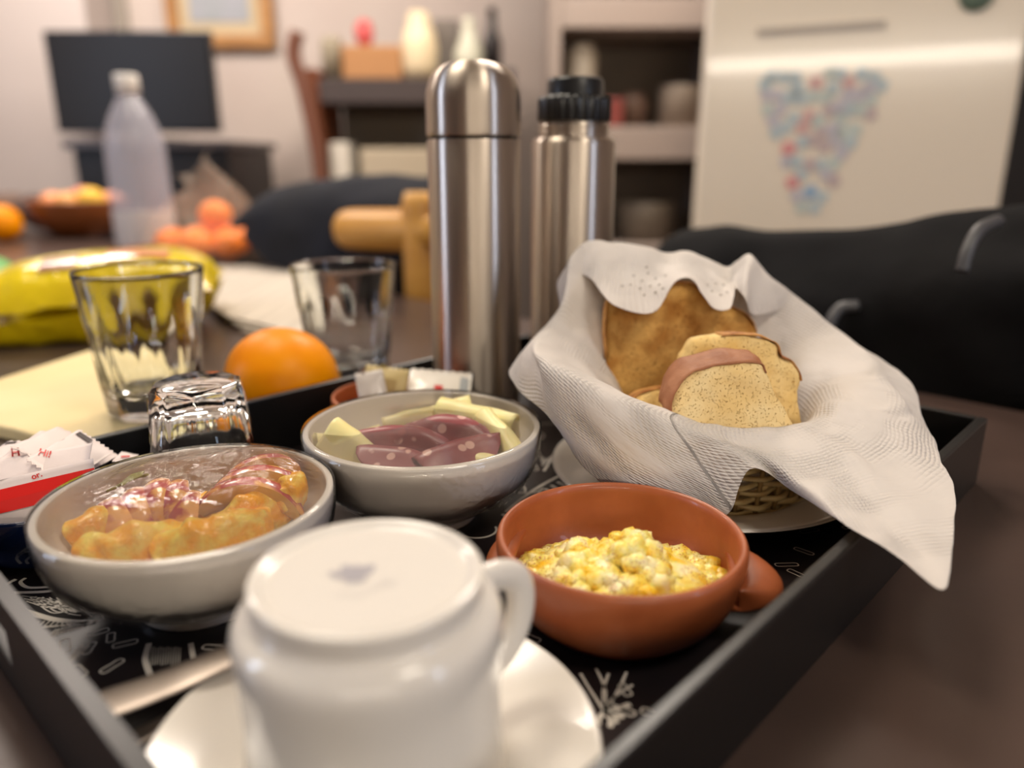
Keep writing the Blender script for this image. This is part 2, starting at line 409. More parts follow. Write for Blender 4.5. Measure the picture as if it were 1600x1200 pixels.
# ------------------------------------------------------------ bowls with film
def bowl(c, R, H, label, name='bowl'):
    prof = [(.0002, .006), (.020, .0065), (R*.55, .012), (R*.80, .026), (R*.93, H*.72), (R-.0035, H-.001), (R-.0022, H), (R-.0008, H-.0002), (R, H-.0015),
            (R*.985, H*.78), (R*.90, H*.5), (R*.72, .016), (R*.50, .0055), (R*.46, .004), (R*.45, .0), (R*.41, .0), (R*.40, .003), (.0002, .0035)]
    P = spline([(r, z, 0) for r, z in prof], 3)
    return mesh(name, lathe([(max(p.x, .0002), p.y) for p in P], c, 96), bowl_m, None, at=c, label=label, cat='bowl', group='white bowls covered with cling film')
def film_mesh(c, R, H, label, bumps=(), wr=.3, sag=.0):
    V, F, uv = [], [], []; NS, NR = 120, 34
    Rf = R+.0008; rr = []
    for j in range(NR):
        t = j/(NR-1)
        if j < 24: rr.append((Rf*j/23, 0))
        else: rr.append((None, (j-23)/10))
    for i in range(NS):
        a = 2*PI*i/NS
        for j in range(NR):
            r, s = rr[j]
            if r is not None:
                x, y = r*math.cos(a), r*math.sin(a); e = r/Rf
                z = H+.0007-sag*(1-e*e); w = 0
                for bx, by, br, bh in bumps:
                    d = math.hypot(x-bx, y-by)/br
                    if d < 1.6: z += bh*math.exp(-d*d*1.4)*(1-e**6); w += math.exp(-d*d)*(1 if wr > .1 else .05)
                w = wr+min(1, w*1.2)
                if j < 23: z += noise.noise(Vector((x*60, y*60, 3)))*.0009*w*(1-e)
            else:
                k = s
                ro = [R, R*.985, R*.95, R*.90, R*.82, R*.73][min(5, int(k*4.5))]
                hh = [H, H*.78, H*.64, H*.5, H*.40, H*.30]
                q = k*4.2; qi = int(q); fq = q-qi
                RO = [R, R*.985, R*.955, R*.90, R*.82, R*.73]
                ro = RO[qi]*(1-fq)+RO[qi+1]*fq; z = hh[qi]*(1-fq)+hh[qi+1]*fq-.001
                n = noise.noise(Vector((a*9, k*2, R*50)))
                ro += .0013+.0008*abs(n)*k; x, y = ro*math.cos(a), ro*math.sin(a)
                z += .004*noise.noise(Vector((a*2, 5, 1)))*k; w = .55
            V.append((c[0]+x, c[1]+y, c[2]+z)); uv.append((min(1.5, w), 0))
    for i in range(NS):
        k = (i+1) % NS
        for j in range(NR-1):
            F.append((i*NR+j+1, k*NR+j+1, k*NR+j, i*NR+j))
    return mesh('cling_film', (V, F), film, None, at=c, uvs=uv, label=label, cat='plastic wrap')
B1 = Vector((-.1485, .3255, FZ)); B2 = Vector((-.0512, .4170, FZ)); BR, BH = .0655, .053
bowl(B1, .0645, BH, 'white bowl of apple and orange pieces under cling film, left of the cup')
bowl(B2, .0672, BH+.002, 'white bowl of cheese and salami under cling film, in front of the flasks')
film_mesh(B1, .0645, BH, 'glossy wrinkled cling film bulging over the fruit bowl',
          bumps=[(-.022, .020, .024, .007), (.022, .030, .026, .011), (-.004, .044, .014, .0015), (.004, .030, .012, .0015)], wr=.12)
film_mesh(B2, .0672, BH+.002, 'taut cling film stretched over the cheese and salami bowl', wr=.05, bumps=[(.004, -.002, .034, .0035)])

def keep_in(p, c, R, H):      # food stays inside its bowl
    z = p.z-c.z; T = ((.0065, .012), (.012, R*.52), (.026, R*.77), (H*.72, R*.90), (H, R-.005)); q = R-.005
    z = max(z, .0085); p = Vector((p.x, p.y, c.z+z))
    for (z0, r0), (z1, r1) in zip(T, T[1:]):
        if z0 <= z <= z1: q = r0+(r1-r0)*(z-z0)/(z1-z0)
    d = Vector((p.x-c.x, p.y-c.y)); l = d.length; q -= .0012
    if l > q: d *= q/l; p = Vector((c.x+d.x, c.y+d.y, p.z))
    return p
# ------------------------------------------------------------ fruit
flesh_m = mat('apple_flesh', rgb(228, 172, 78), .35, c2=rgb(238, 194, 108), scale=60)
skin_m = mat('apple_skin', rgb(180, 70, 66), .25, c2=rgb(232, 168, 92), scale=55, lo=.47, hi=.56, stretch=(1, 2.5, 1), coat=.4)
orange_m = mat('orange_pulp', rgb(255, 176, 4), .35, c2=rgb(255, 226, 104), scale=110, lo=.42, hi=.66, bump=.6, bscale=380, bdist=.0014, coat=.2)
def apple_slice(c, R, ax, up, wid, label, group='apple slices in the fruit bowl'):
    ax = Vector(ax).normalized(); up = Vector(up); up = (up-ax*up.dot(ax)).normalized(); n = ax.cross(up); c = Vector(c)
    T = 15; sk, fl = [], []
    for i in range(T):
        t = math.radians(-78+156*i/(T-1)); w = wid*max(.05, math.cos(t))**.5/2
        O = c+ax*(R*math.sin(t))+up*(R*math.cos(t)*.8); I = c+ax*(R*.80*math.sin(t))+up*(R*.12*math.cos(t))
        rad = (O-c).normalized()
        row = [O-n*w-rad*(w*.25), O-n*(w*.5)+rad*(w*.1), O+rad*(w*.18), O+n*(w*.5)+rad*(w*.1), O+n*w-rad*(w*.25)]
        sk.append(row); fl.append([row[0], (row[0]+I)/2-n*w*.15, I, (row[4]+I)/2+n*w*.15, row[4]])
    def g(rows, flip=False):
        V = [keep_in(p, B1, .0645, BH) for r in rows for p in r]; k = len(rows[0])
        return V, [(i*k+j, i*k+j+1, (i+1)*k+j+1, (i+1)*k+j) for i in range(len(rows)-1) for j in range(k-1)]
    r = thing('apple_slice', c, label, 'apple', group)
    mesh('flesh', g(fl), flesh_m, r, sub=1); mesh('skin', g(sk), skin_m, r, sub=1)
    return r
zc = .030
for k in range(3):
    apple_slice((-.1300+.003*k, .346+.0095*k, .032+.003*k), .0265-k*.0005, (1, .10+.10*k, -.10), (.05, .35+.12*k, 1), .017,
                ['front apple slice of the big fan by the right rim of the fruit bowl', 'middle apple slice of the big fan by the right rim of the fruit bowl',
                 'rear red-striped apple slice of the big fan in the fruit bowl'][k])
for k in range(5):
    x, y, z = [(-.189, .336, .0345), (-.181, .343, .0365), (-.172, .348, .038), (-.163, .347, .0375), (-.156, .341, .035)][k]
    apple_slice((x, y, z), .0165+.0010*(k in (2, 3)), (.62-.1*k, -.75, -.15), (-.45+.05*k, .10, 1), .0150,
                ['leftmost red-skinned slice of the small fan in the fruit bowl', 'second red-skinned slice from the left in the fruit bowl small fan',
                 'middle slice at the top of the small apple fan in the fruit bowl', 'fourth slice of the small apple fan, mostly pale flesh',
                 'rightmost pale slice of the small apple fan beside the big fan'][k])
def orange_seg(pts, r, label, seed):
    P = spline([G(x, y, z) for x, y, z in pts], 8)
    V, F = tube(P, lambda t: r*(max(.04, math.sin(PI*(.06+.88*t))))**.55, 14, flat=1.25)
    V = [keep_in(p+noise.noise_vector(p*120+Vector((seed, 0, 0)))*.0036+noise.noise_vector(p*420)*.0014, B1, .0645, BH) for p in V]
    mesh('orange_piece', (V, F), orange_m, None, label=label, cat='orange', group='peeled orange pieces in the fruit bowl', sub=1)
orange_seg([(95, 845, .036), (135, 838, .036), (180, 822, .035), (222, 802, .033)], .0098, 'peeled orange piece at the left end of the fruit bowl', 1)
orange_seg([(120, 872, .036), (180, 866, .037), (250, 850, .037), (300, 842, .036)], .0102, 'peeled orange piece along the front rim of the fruit bowl', 2)
orange_seg([(240, 868, .037), (310, 852, .038), (375, 834, .038), (420, 812, .037)], .0105, 'long peeled orange piece at the front middle of the fruit bowl', 3)
orange_seg([(335, 828, .036), (400, 802, .037), (450, 776, .037), (478, 752, .036)], .0105, 'peeled orange piece curving along the right of the fruit bowl', 4)
orange_seg([(430, 790, .041), (458, 768, .043), (470, 748, .044)], .0080, 'small peeled orange piece on top by the right rim of the fruit bowl', 5)
orange_seg([(250, 826, .028), (300, 812, .028), (350, 800, .028), (395, 785, .028)], .0110, 'peeled orange piece lying under the apple fans', 6)
orange_seg([(150, 850, .022), (210, 835, .022), (270, 822, .022)], .0110, 'peeled orange piece half hidden at the bottom of the fruit bowl', 7)
mesh('green_sprig', tube(spline([G(232, 742, .050), G(205, 748, .051), G(180, 762, .050), G(166, 768, .049)], 5), .0008, 6), mat('stem', rgb(150, 140, 50), .5), None,
     label='thin greenish stem beside the small apple fan', cat='stem')
mesh('fruit_leaf', gridmesh([[G(226, 736, .051), G(222, 744, .052)], [G(205, 742, .0525), G(203, 752, .052)], [G(188, 756, .051), G(190, 760, .051)]], 5, 4)[0],
     mat('leaf', rgb(150, 144, 60), .5), None, solid=.0006, label='small olive leaf tip above the red apple slices', cat='leaf')

# ------------------------------------------------------------ cheese and salami
cheese_m = mat('cheese', rgb(248, 230, 158), .4, c2=rgb(250, 238, 182), scale=40, sss=.2, sssscale=.006, bump=.1, bscale=200)
def salami_mat():
    m, nt, b = nodes_mat('salami'); N, L = nt.nodes, nt.links
    b.inputs['Roughness'].default_value = .35; tc = N.new('ShaderNodeUVMap')
    vo = N.new('ShaderNodeTexVoronoi'); vo.inputs['Scale'].default_value = 120; L.new(tc.outputs[0], vo.inputs['Vector'])
    r = N.new('ShaderNodeValToRGB'); r.color_ramp.elements[0].position = .26; r.color_ramp.elements[1].position = .34
    r.color_ramp.elements[0].color = rgb(222, 176, 164); r.color_ramp.elements[1].color = rgb(152, 82, 84); L.new(vo.outputs['Distance'], r.inputs[0])
    nz = N.new('ShaderNodeTexNoise'); nz.inputs['Scale'].default_value = 90; L.new(tc.outputs[0], nz.inputs['Vector'])
    r2 = N.new('ShaderNodeValToRGB'); r2.color_ramp.elements[0].position = .42; r2.color_ramp.elements[1].position = .6
    r2.color_ramp.elements[0].color = rgb(132, 72, 80); r2.color_ramp.elements[1].color = rgb(172, 96, 94); L.new(nz.outputs['Fac'], r2.inputs[0])
    mx = N.new('ShaderNodeMix'); mx.data_type = 'RGBA'
    n3 = N.new('ShaderNodeTexNoise'); n3.inputs['Scale'].default_value = 42; L.new(tc.outputs[0], n3.inputs['Vector'])
    mr = N.new('ShaderNodeMapRange'); mr.inputs[1].default_value = .40; mr.inputs[2].default_value = .44; L.new(n3.outputs['Fac'], mr.inputs[0])
    L.new(mr.outputs[0], mx.inputs[0]); L.new(r2.outputs[0], mx.inputs[6]); L.new(r.outputs[0], mx.inputs[7]); L.new(mx.outputs[2], b.inputs['Base Color'])
    b.inputs['Subsurface Weight'].default_value = .15; b.inputs['Subsurface Scale'].default_value = .003
    return m
salami_m = salami_mat()
def folded(name, c, E, a, b, fr, ang, m, thick, label, cat, group, disc=True, curl=0, jit=.0006):
    """sheet in (x: along the fold, y: across), folded over a cylinder of radius fr by angle ang; z up"""
    V, F, uv = [], [], []; n = 22; k = 26; c = Vector(c)
    for i in range(n+1):
        s = -1+2*i/n; x = a*s; half = b*(math.sqrt(max(0, 1-s*s)) if disc else 1)
        half = max(half, b*.05)
        for j in range(k+1):
            d = half*(-1+2*j/k); arc = fr*ang/2
            if abs(d) <= arc: t = d/fr; y = fr*math.sin(t); z = fr*math.cos(t)
            else:
                t = math.copysign(ang/2, d); e = abs(d)-arc
                y = fr*math.sin(t)+math.copysign(math.cos(t)*e, d); z = fr*math.cos(t)-math.sin(abs(t))*e
            z -= curl*x*x/ a; p = E @ Vector((x, y, z)); p += c+Vector((0, 0, -.0045 if m is salami_m else -.0025))
            V.append(keep_in(p+noise.noise_vector(p*70)*jit*2, B2, .0672, BH+.002)); uv.append((x+c.x*7, d+c.y*5))
    for i in range(n):
        for j in range(k): F.append((i*(k+1)+j, (i+1)*(k+1)+j, (i+1)*(k+1)+j+1, i*(k+1)+j+1))
    return mesh(name, (V, F), m, None, uvs=uv, solid=thick, label=label, cat=cat, group=group)
SG, CG = 'folded salami slices in the second bowl', 'folded cheese slices in the second bowl'
folded('salami_slice', D(625, 668, .405)+Vector((0, 0, .0)), rot(0, 4, 6), .0290, .027, .0050, 2.7, salami_m, .0016,
       'left front folded salami slice in the cheese bowl', 'salami', SG, curl=.25)
folded('salami_slice', D(700, 655, .415), rot(0, 2, -8), .0270, .026, .0060, 2.5, salami_m, .0016,
       'right folded salami slice standing taller in the cheese bowl', 'salami', SG, curl=.35)
folded('salami_slice', D(716, 694, .392), rot(-28, -8, 24), .0250, .024, .0060, 2.4, salami_m, .0016,
       'front right folded salami slice with a pale red cut edge', 'salami', SG, curl=.1)
folded('salami_slice', D(628, 706, .390), rot(-30, 10, -12), .0260, .022, .0060, 2.3, salami_m, .0016,
       'low salami slice at the front middle of the cheese bowl', 'salami', SG, curl=.2)
folded('cheese_slice', D(563, 690, .398), rot(0, 30, -22), .0200, .020, .0040, 2.6, cheese_m, .0026,
       'pale cheese slice folded at the front left of the bowl', 'cheese', CG, disc=False)
folded('cheese_slice', D(518, 680, .412), rot(0, 8, 30), .0115, .018, .0030, 2.9, cheese_m, .0026,
       'small square cheese slice at the far left of the bowl', 'cheese', CG, disc=False)
folded('cheese_slice', D(560, 678, .430), rot(0, -14, 12), .0140, .016, .0030, 2.7, cheese_m, .0026,
       'cheese slice tucked behind the front left fold', 'cheese', CG, disc=False)
folded('cheese_slice', D(668, 642, .444), rot(0, -12, 10), .0270, .024, .0040, 2.6, cheese_m, .0026,
       'cheese slice leaning behind the salami in the middle', 'cheese', CG, disc=False)
folded('cheese_slice', D(745, 642, .436), rot(0, 6, -22), .0250, .024, .0050, 2.4, cheese_m, .0026,
       'cheese slice standing along the back right of the bowl', 'cheese', CG, disc=False)
folded('cheese_slice', D(783, 676, .410), rot(0, 14, -62), .0230, .022, .0050, 2.5, cheese_m, .0026,
       'cheese slice curled against the right side of the bowl', 'cheese', CG, disc=False)
folded('cheese_slice', D(768, 722, .384), rot(0, 4, -30), .0120, .012, .0050, 2.2, cheese_m, .0026,
       'cheese slice peeking out below the salami at the front right', 'cheese', CG, disc=False)

# ------------------------------------------------------------ terracotta dish with eggs
TC = Vector((.0490, .3140, FZ)); TR, THt = .0560, .040
tprof = [(.0002, .007), (.034, .0075), (.045, .011), (.0500, .020), (.0515, .032), (.0518, .0375), (.0530, THt), (.0548, THt+.0002), (.0560, .038), (.0562, .0345),
         (.0556, .030), (.0535, .020), (.0475, .009), (.040, .0022), (.035, 0), (.0002, 0)]
P = spline([(r, z, 0) for r, z in tprof], 3)
td = thing('terracotta_dish', TC, 'round terracotta dish with two lug handles holding scrambled eggs', 'dish')
mesh('dish_body', lathe([(max(p.x, .0002), p.y) for p in P], TC, 96), terracotta, td)
def lug(ang, l=.0225, w=.020, z=.0245):
    ax = Vector((math.cos(ang), math.sin(ang), 0)); bx = Vector((-ax.y, ax.x, 0)); V, F = [], []; n = 18; k = 10
    for i in range(n+1):
        t = PI*i/n; out = ax*(.0500+l*math.sin(t)**.75)+bx*(w*math.cos(t)); inn = ax*.046+bx*(w*math.cos(t)*1.1)
        hz = .0060
        for j in range(k):
            a = 2*PI*j/k; q = (1+math.cos(a))/2
            p = inn.lerp(out, q**.6 if q > 0 else 0); p = TC+p+Vector((0, 0, z+hz*math.sin(a)*(1-.35*q)-.004*q+.001))
            V.append(p)
    for i in range(n):
        for j in range(k): F.append((i*k+j, i*k+(j+1) % k, (i+1)*k+(j+1) % k, (i+1)*k+j))
    F.append(tuple(range(k))); F.append(tuple(reversed(range(n*k, n*k+k))))
    return mesh('handle', (V, F), terracotta, td, sub=1)
lug(math.radians(-12)); lug(math.radians(168), l=.012)
def egg_mat():
    m, nt, b = nodes_mat('scrambled_egg'); N, L = nt.nodes, nt.links; tc = N.new('ShaderNodeTexCoord')
    b.inputs['Roughness'].default_value = .35; b.inputs['Subsurface Weight'].default_value = .15; b.inputs['Subsurface Scale'].default_value = .003
    n1 = N.new('ShaderNodeTexNoise'); n1.inputs['Scale'].default_value = 95; n1.inputs['Detail'].default_value = 3; L.new(tc.outputs['Object'], n1.inputs['Vector'])
    r = N.new('ShaderNodeValToRGB'); e = r.color_ramp.elements
    e[0].position = .36; e[0].color = rgb(246, 232, 178); e[1].position = .66; e[1].color = rgb(244, 192, 20)
    x = e.new(.50); x.color = rgb(248, 226, 118); L.new(n1.outputs['Fac'], r.inputs[0])
    vo = N.new('ShaderNodeTexVoronoi'); vo.inputs['Scale'].default_value = 800; L.new(tc.outputs['Object'], vo.inputs['Vector'])
    n2 = N.new('ShaderNodeTexNoise'); n2.inputs['Scale'].default_value = 75; L.new(tc.outputs['Object'], n2.inputs['Vector'])
    s = N.new('ShaderNodeMath'); s.operation = 'MULTIPLY_ADD'; s.inputs[1].default_value = -1.1; s.inputs[2].default_value = .75; L.new(n2.outputs['Fac'], s.inputs[0])
    c = N.new('ShaderNodeMath'); c.operation = 'GREATER_THAN'; L.new(s.outputs[0], c.inputs[0]); L.new(vo.outputs['Distance'], c.inputs[1])
    gm = N.new('ShaderNodeNewGeometry'); sp = N.new('ShaderNodeSeparateXYZ'); L.new(gm.outputs['Normal'], sp.inputs[0])
    g2 = N.new('ShaderNodeMath'); g2.operation = 'MULTIPLY'; L.new(c.outputs[0], g2.inputs[0]); g2.inputs[1].default_value = .8
    mx = N.new('ShaderNodeMix'); mx.data_type = 'RGBA'; mx.inputs[7].default_value = rgb(176, 92, 30)
    L.new(g2.outputs[0], mx.inputs[0]); L.new(r.outputs[0], mx.inputs[6]); L.new(mx.outputs[2], b.inputs['Base Color'])
    n3 = N.new('ShaderNodeTexNoise'); n3.inputs['Scale'].default_value = 420; L.new(tc.outputs['Object'], n3.inputs['Vector'])
    bp = N.new('ShaderNodeBump'); bp.inputs['Strength'].default_value = .6; bp.inputs['Distance'].default_value = .0010; L.new(n3.outputs['Fac'], bp.inputs['Height'])
    L.new(bp.outputs[0], b.inputs['Normal']); return m
eg = []
rnd = random.Random(11)
for i in range(330):
    a = rnd.uniform(0, 2*PI); r = .046*math.sqrt(rnd.random())
    x, y = r*math.cos(a), r*math.sin(a)
    h = .018+.020*math.exp(-(((x+.002)/.026)**2+((y+.008)/.030)**2))*(1+.25*math.sin(x*190))
    h *= 1-max(0, (y-.014)/.06)
    rb = rnd.uniform(.0032, .0068)
    eg.append(blob((TC.x+x, TC.y+y, TC.z+h-rb*.6+rnd.uniform(-.001, .0022)), rb, 2, .45, 1.5, (1, 1, .85), seed=i))
eg.append(blob((TC.x-.001, TC.y-.008, TC.z+.016), .038, 3, .1, 2, (1.15, .95, .38), seed=5))
mesh('scrambled_eggs', join(*eg), egg_mat(), None, label='heap of yellow scrambled eggs sprinkled with brown spice in the terracotta dish', cat='eggs', kind='stuff')

# ------------------------------------------------------------ cup upside down on saucer
SC = Vector((-.0450, .2120, FZ)); CC = Vector((-.0440, .2080, 0))
sprof = [(.0002, .0045), (.026, .0045), (.030, .0065), (.045, .0090), (.060, .0125), (.0715, .0170), (.0735, .0178), (.0745, .0170), (.0735, .0155),
         (.060, .0095), (.045, .0055), (.032, .0030), (.0300, .0), (.0270, .0), (.026, .0025), (.0002, .0025)]
P = spline([(r, z, 0) for r, z in sprof], 3)
mesh('saucer', lathe([(max(p.x, .0002), p.y) for p in P], SC, 96), porcelain, None, at=SC, label='white porcelain saucer under the overturned cup', cat='saucer')
ct = thing('coffee_cup', (CC.x, CC.y, .0095), 'thick white coffee cup standing upside down in the foreground', 'cup')
ZB = .0115; FT = .0850
cprof = [(.0002, FT-.0020), (.026, FT-.0020), (.0305, FT-.0018), (.0322, FT-.0006), (.0338, FT), (.0352, FT-.0006), (.0353, FT-.0028), (.0349, FT-.0060), (.0352, FT-.0088),
         (.0385, FT-.0108), (.0408, FT-.0140), (.0414, FT-.0190), (.0406, FT-.030), (.0402, FT-.045), (.0410, FT-.060), (.0420, ZB+.001), (.0412, ZB), (.0390, ZB), (.0375, ZB+.002),
         (.0365, FT-.045), (.0360, FT-.02), (.030, FT-.0085), (.0002, FT-.0080)]
P = spline([(r, z, 0) for r, z in cprof], 4)
mesh('cup_body', lathe([(max(p.x, .0002), p.y) for p in P], (CC.x, CC.y, 0), 128), porcelain, ct)
ha = math.radians(38); hx = Vector((math.cos(ha), math.sin(ha), 0))
hp = [Vector((CC.x, CC.y, 0))+hx*r+Vector((0, 0, z)) for r, z in
      [(.037, .0650), (.0430, .0655), (.0510, .0650), (.0575, .0610), (.0600, .0530), (.0585, .0430), (.0535, .0350), (.0465, .0305), (.0380, .0295)]]
mesh('handle', tube(spline(hp, 6), .0043, 16, flat=1.35), porcelain, ct, sub=1)
emb = mat('printed_emblem', rgb(168, 164, 170), .35)
def petal(cx, cy, rx, ry, a):
    V = [(cx+rx*math.cos(t)*math.cos(a)-ry*math.sin(t)*math.sin(a), cy+rx*math.cos(t)*math.sin(a)+ry*math.sin(t)*math.cos(a)) for t in [2*PI*i/20 for i in range(20)]]
    return V
FZ2 = FT-.0020+.00012; o = G(555, 897, FZ2); pe = []; 
for q in [(0, .0005, .0030, .0040, .2), (-.0028, .0022, .0022, .0036, .5), (.0032, .0022, .0020, .0038, -.35), (-.0052, -.0006, .0034, .0016, -.5), (.0006, -.0032, .0034, .0020, .1), (.0, .0035, .0022, .0016, 0)]:
    k = petal(*q); pe.append(([(o.x+x, o.y+y, FZ2+.00002*len(pe)) for x, y in k], [tuple(range(20))]))
mesh('printed_emblem', join(*pe), emb, ct, smooth=False, label='small grey rose emblem')
mesh('printed_script', join(stroke([G(x, y, FZ2) for x, y in [(525, 932), (545, 926), (560, 932), (585, 920), (605, 912), (622, 908)]], .0006),
     stroke([G(x, y, FZ2) for x, y in [(590, 914), (600, 906), (612, 913)]], .0006)), mat('faded_script', rgb(205, 200, 198), .4), ct, smooth=False)

# ------------------------------------------------------------ cutlery resting on saucer rim
def cutlery(name, path, w0, w1, th, label, cat):
    P = spline(path, 6); V, F = [], []; n = len(P); k = 10
    for i, p in enumerate(P):
        t = i/(n-1); d = (P[min(n-1, i+1)]-P[max(0, i-1)]).normalized(); s = Vector((-d.y, d.x, 0)).normalized()
        w = w0+(w1-w0)*t
        if t < .06: w *= .75+.25*t/.06
        for j in range(k):
            a = 2*PI*j/k; V.append(p+s*(w*math.cos(a))+Vector((0, 0, th*math.sin(a))))
    for i in range(n-1):
        for j in range(k): F.append((i*k+j, i*k+(j+1) % k, (i+1)*k+(j+1) % k, (i+1)*k+j))
    F.append(tuple(range(k))); F.append(tuple(reversed(range((n-1)*k, n*k))))
    return mesh(name, (V, F), cutlery_m, None, sub=1, label=label, cat=cat)
cutlery('knife', [G(148, 1106, .020), G(230, 1078, .021), G(300, 1050, .0225), G(370, 1018, .0225)], 0.0100, .0080, .0013,
        'flat steel knife handle lying left of the cup on the saucer', 'knife')
cutlery('fork', [G(188, 1166, .0060), G(260, 1128, .0060), G(320, 1096, .0075)], .0050, .0035, .0016,
        'steel fork handle below the knife at the lower left', 'fork')

# ------------------------------------------------------------ plate, basket, napkin, bread
PC = Vector((.1235, .4620, FZ))
pprof = [(.0002, .004), (.055, .004), (.062, .0055), (.070, .0095), (.090, .0135), (.0955, .0145), (.0965, .0138), (.0955, .0125), (.072, .0070), (.060, .0015), (.058, 0), (.054, 0), (.053, .002), (.0002, .002)]
P = spline([(r, z, 0) for r, z in pprof], 3)
mesh('side_plate', lathe([(max(p.x, .0002), p.y) for p in P], PC, 96), porcelain, None, at=PC, label='white plate under the wicker bread basket', cat='plate')
BC = Vector((.1270, .4600, FZ+.0045))
wicker = mat('wicker', rgb(196, 170, 118), .5, c2=rgb(164, 130, 78), scale=90, stretch=(1, 1, 6))
wicker_d = mat('wicker_stake', rgb(150, 118, 70), .6)
bk = thing('wicker_basket', BC, 'pale woven wicker bread basket showing below the paper napkin', 'basket')
NSt = 30
def brad(z): return .0590+.008*(z/.050)
for k in range(NSt):
    a = 2*PI*(k+.5)/NSt
    mesh('stake', tube([BC+Vector((math.cos(a)*brad(z), math.sin(a)*brad(z), z)) for z in (.001, .018, .034, .050)], .0014, 6), wicker_d, bk)
NR = 11
for r in range(NR):
    z = .0022+r*.0045; pts = []
    for i in range(NSt*4):
        a = 2*PI*i/(NSt*4); off = .0024*math.cos(NSt/2*(a-PI/NSt)+(PI if r % 2 else 0))
        rr = brad(z)+off; pts.append(BC+Vector((math.cos(a)*rr, math.sin(a)*rr, z+.0005*math.sin(7*a+r))))
    mesh('weave_strand', tube(pts, .0019, 6, closed=True, flat=.75), wicker, bk)
mesh('basket_floor', lathe([(.0002, .0), (.062, .0), (.062, .0022), (.0002, .0022)], BC+Vector((0, 0, .0003)), 40), wicker, bk)
for s in (0, PI):
    mesh('braided_rim', tube([BC+Vector((math.cos(a)*(brad(.052)+.0012*math.cos(22*a+s)), math.sin(a)*(brad(.052)+.0012*math.cos(22*a+s)), .0525+.0012*math.sin(22*a+s))) for a in [2*PI*i/132 for i in range(132)]],
         .0018, 6, closed=True), wicker, bk)

def st(crest, om, hem, inner=None):
    c = D(*crest); d = Vector((c.x-BC.x, c.y-BC.y, 0)).normalized()
    b = BC+d*.036+Vector((0, 0, .008)); b2 = BC+d*.049+Vector((0, 0, .014))
    im = BC+d*.0615+Vector((0, 0, .0575)) if c.z > .068 else BC+d*.0625+Vector((0, 0, .0545))
    return [b, b2, im, c, D(*om), D(*hem)]
ST_ = [
 st((1046, 657, .386), (1092, 726, .372), (1142, 799, .360)),
 st((1000, 640, .385), (1040, 730, .372), (1105, 802, .366)),
 st((950, 618, .386), (980, 715, .374), (1020, 795, .370)),
 st((900, 590, .395), (925, 690, .382), (958, 768, .380)),
 st((858, 566, .410), (868, 640, .395), (905, 720, .392)),
 st((848, 548, .440), (838, 580, .420), (858, 650, .410)),
 st((862, 530, .470), (822, 545, .462), (806, 606, .455)),
 st((882, 505, .500), (838, 525, .498), (803, 566, .490)),
 st((892, 455, .515), (884, 470, .518), (872, 500, .520)),
 st((905, 412, .528), (885, 418, .532), (872, 438, .536)),
 st((930, 384, .540), (922, 400, .530), (915, 430, .520)),
 st((968, 386, .548), (962, 425, .515), (958, 478, .478)),
 st((1010, 392, .552), (1012, 432, .513), (1022, 488, .476)),
 st((1045, 403, .556), (1046, 420, .525), (1056, 440, .496)),
 st((1075, 401, .556), (1080, 420, .525), (1084, 438, .498)),
 st((1110, 412, .554), (1110, 442, .513), (1112, 480, .478)),
 st((1138, 424, .550), (1138, 448, .512), (1142, 480, .480)),
 st((1154, 416, .552), (1150, 432, .520), (1150, 450, .505)),
 st((1172, 404, .548), (1168, 432, .508), (1166, 472, .490)),
 st((1196, 430, .540), (1186, 462, .510), (1182, 494, .500)),
 st((1240, 470, .532), (1246, 472, .538), (1252, 478, .545)),
 st((1300, 520, .515), (1310, 522, .525), (1322, 532, .532)),
 st((1350, 560, .485), (1368, 558, .495), (1392, 572, .500), inner=(1290, 610, .485)),
 st((1362, 588, .450), (1392, 585, .465), (1426, 602, .470), inner=(1300, 640, .470)),
 st((1378, 600, .440), (1410, 622, .440), (1440, 646, .438)),
 st((1392, 630, .420), (1425, 650, .416), (1456, 680, .412)),
 st((1330, 640, .412), (1398, 660, .404), (1464, 700, .396)),
 st((1340, 668, .396), (1404, 695, .384), (1476, 728, .372)),
 st((1322, 690, .384), (1402, 735, .364), (1494, 776, .343)),
 st((1310, 693, .379), (1395, 770, .338), (1488, 860, .296)),
 st((1300, 696, .377), (1370, 790, .328), (1476, 922, .268)),
 st((1262, 700, .376), (1330, 780, .332), (1402, 870, .282)),
 st((1205, 701, .377), (1255, 745, .352), (1318, 818, .308)),
 st((1150, 692, .380), (1185, 715, .370), (1232, 765, .358)),
 st((1095, 675, .382), (1130, 700, .372), (1172, 732, .362)),
]
vf, uvs = gridmesh(ST_, 8, 8, closed=True, jit=.0014, jscale=52)
mesh('paper_napkin', vf, paper, None, uvs=uvs, solid=.0004, at=BC+Vector((0, 0, .006)), sub=1,
     label='white embossed paper napkin lining the bread basket and draping over its edge', cat='napkin')

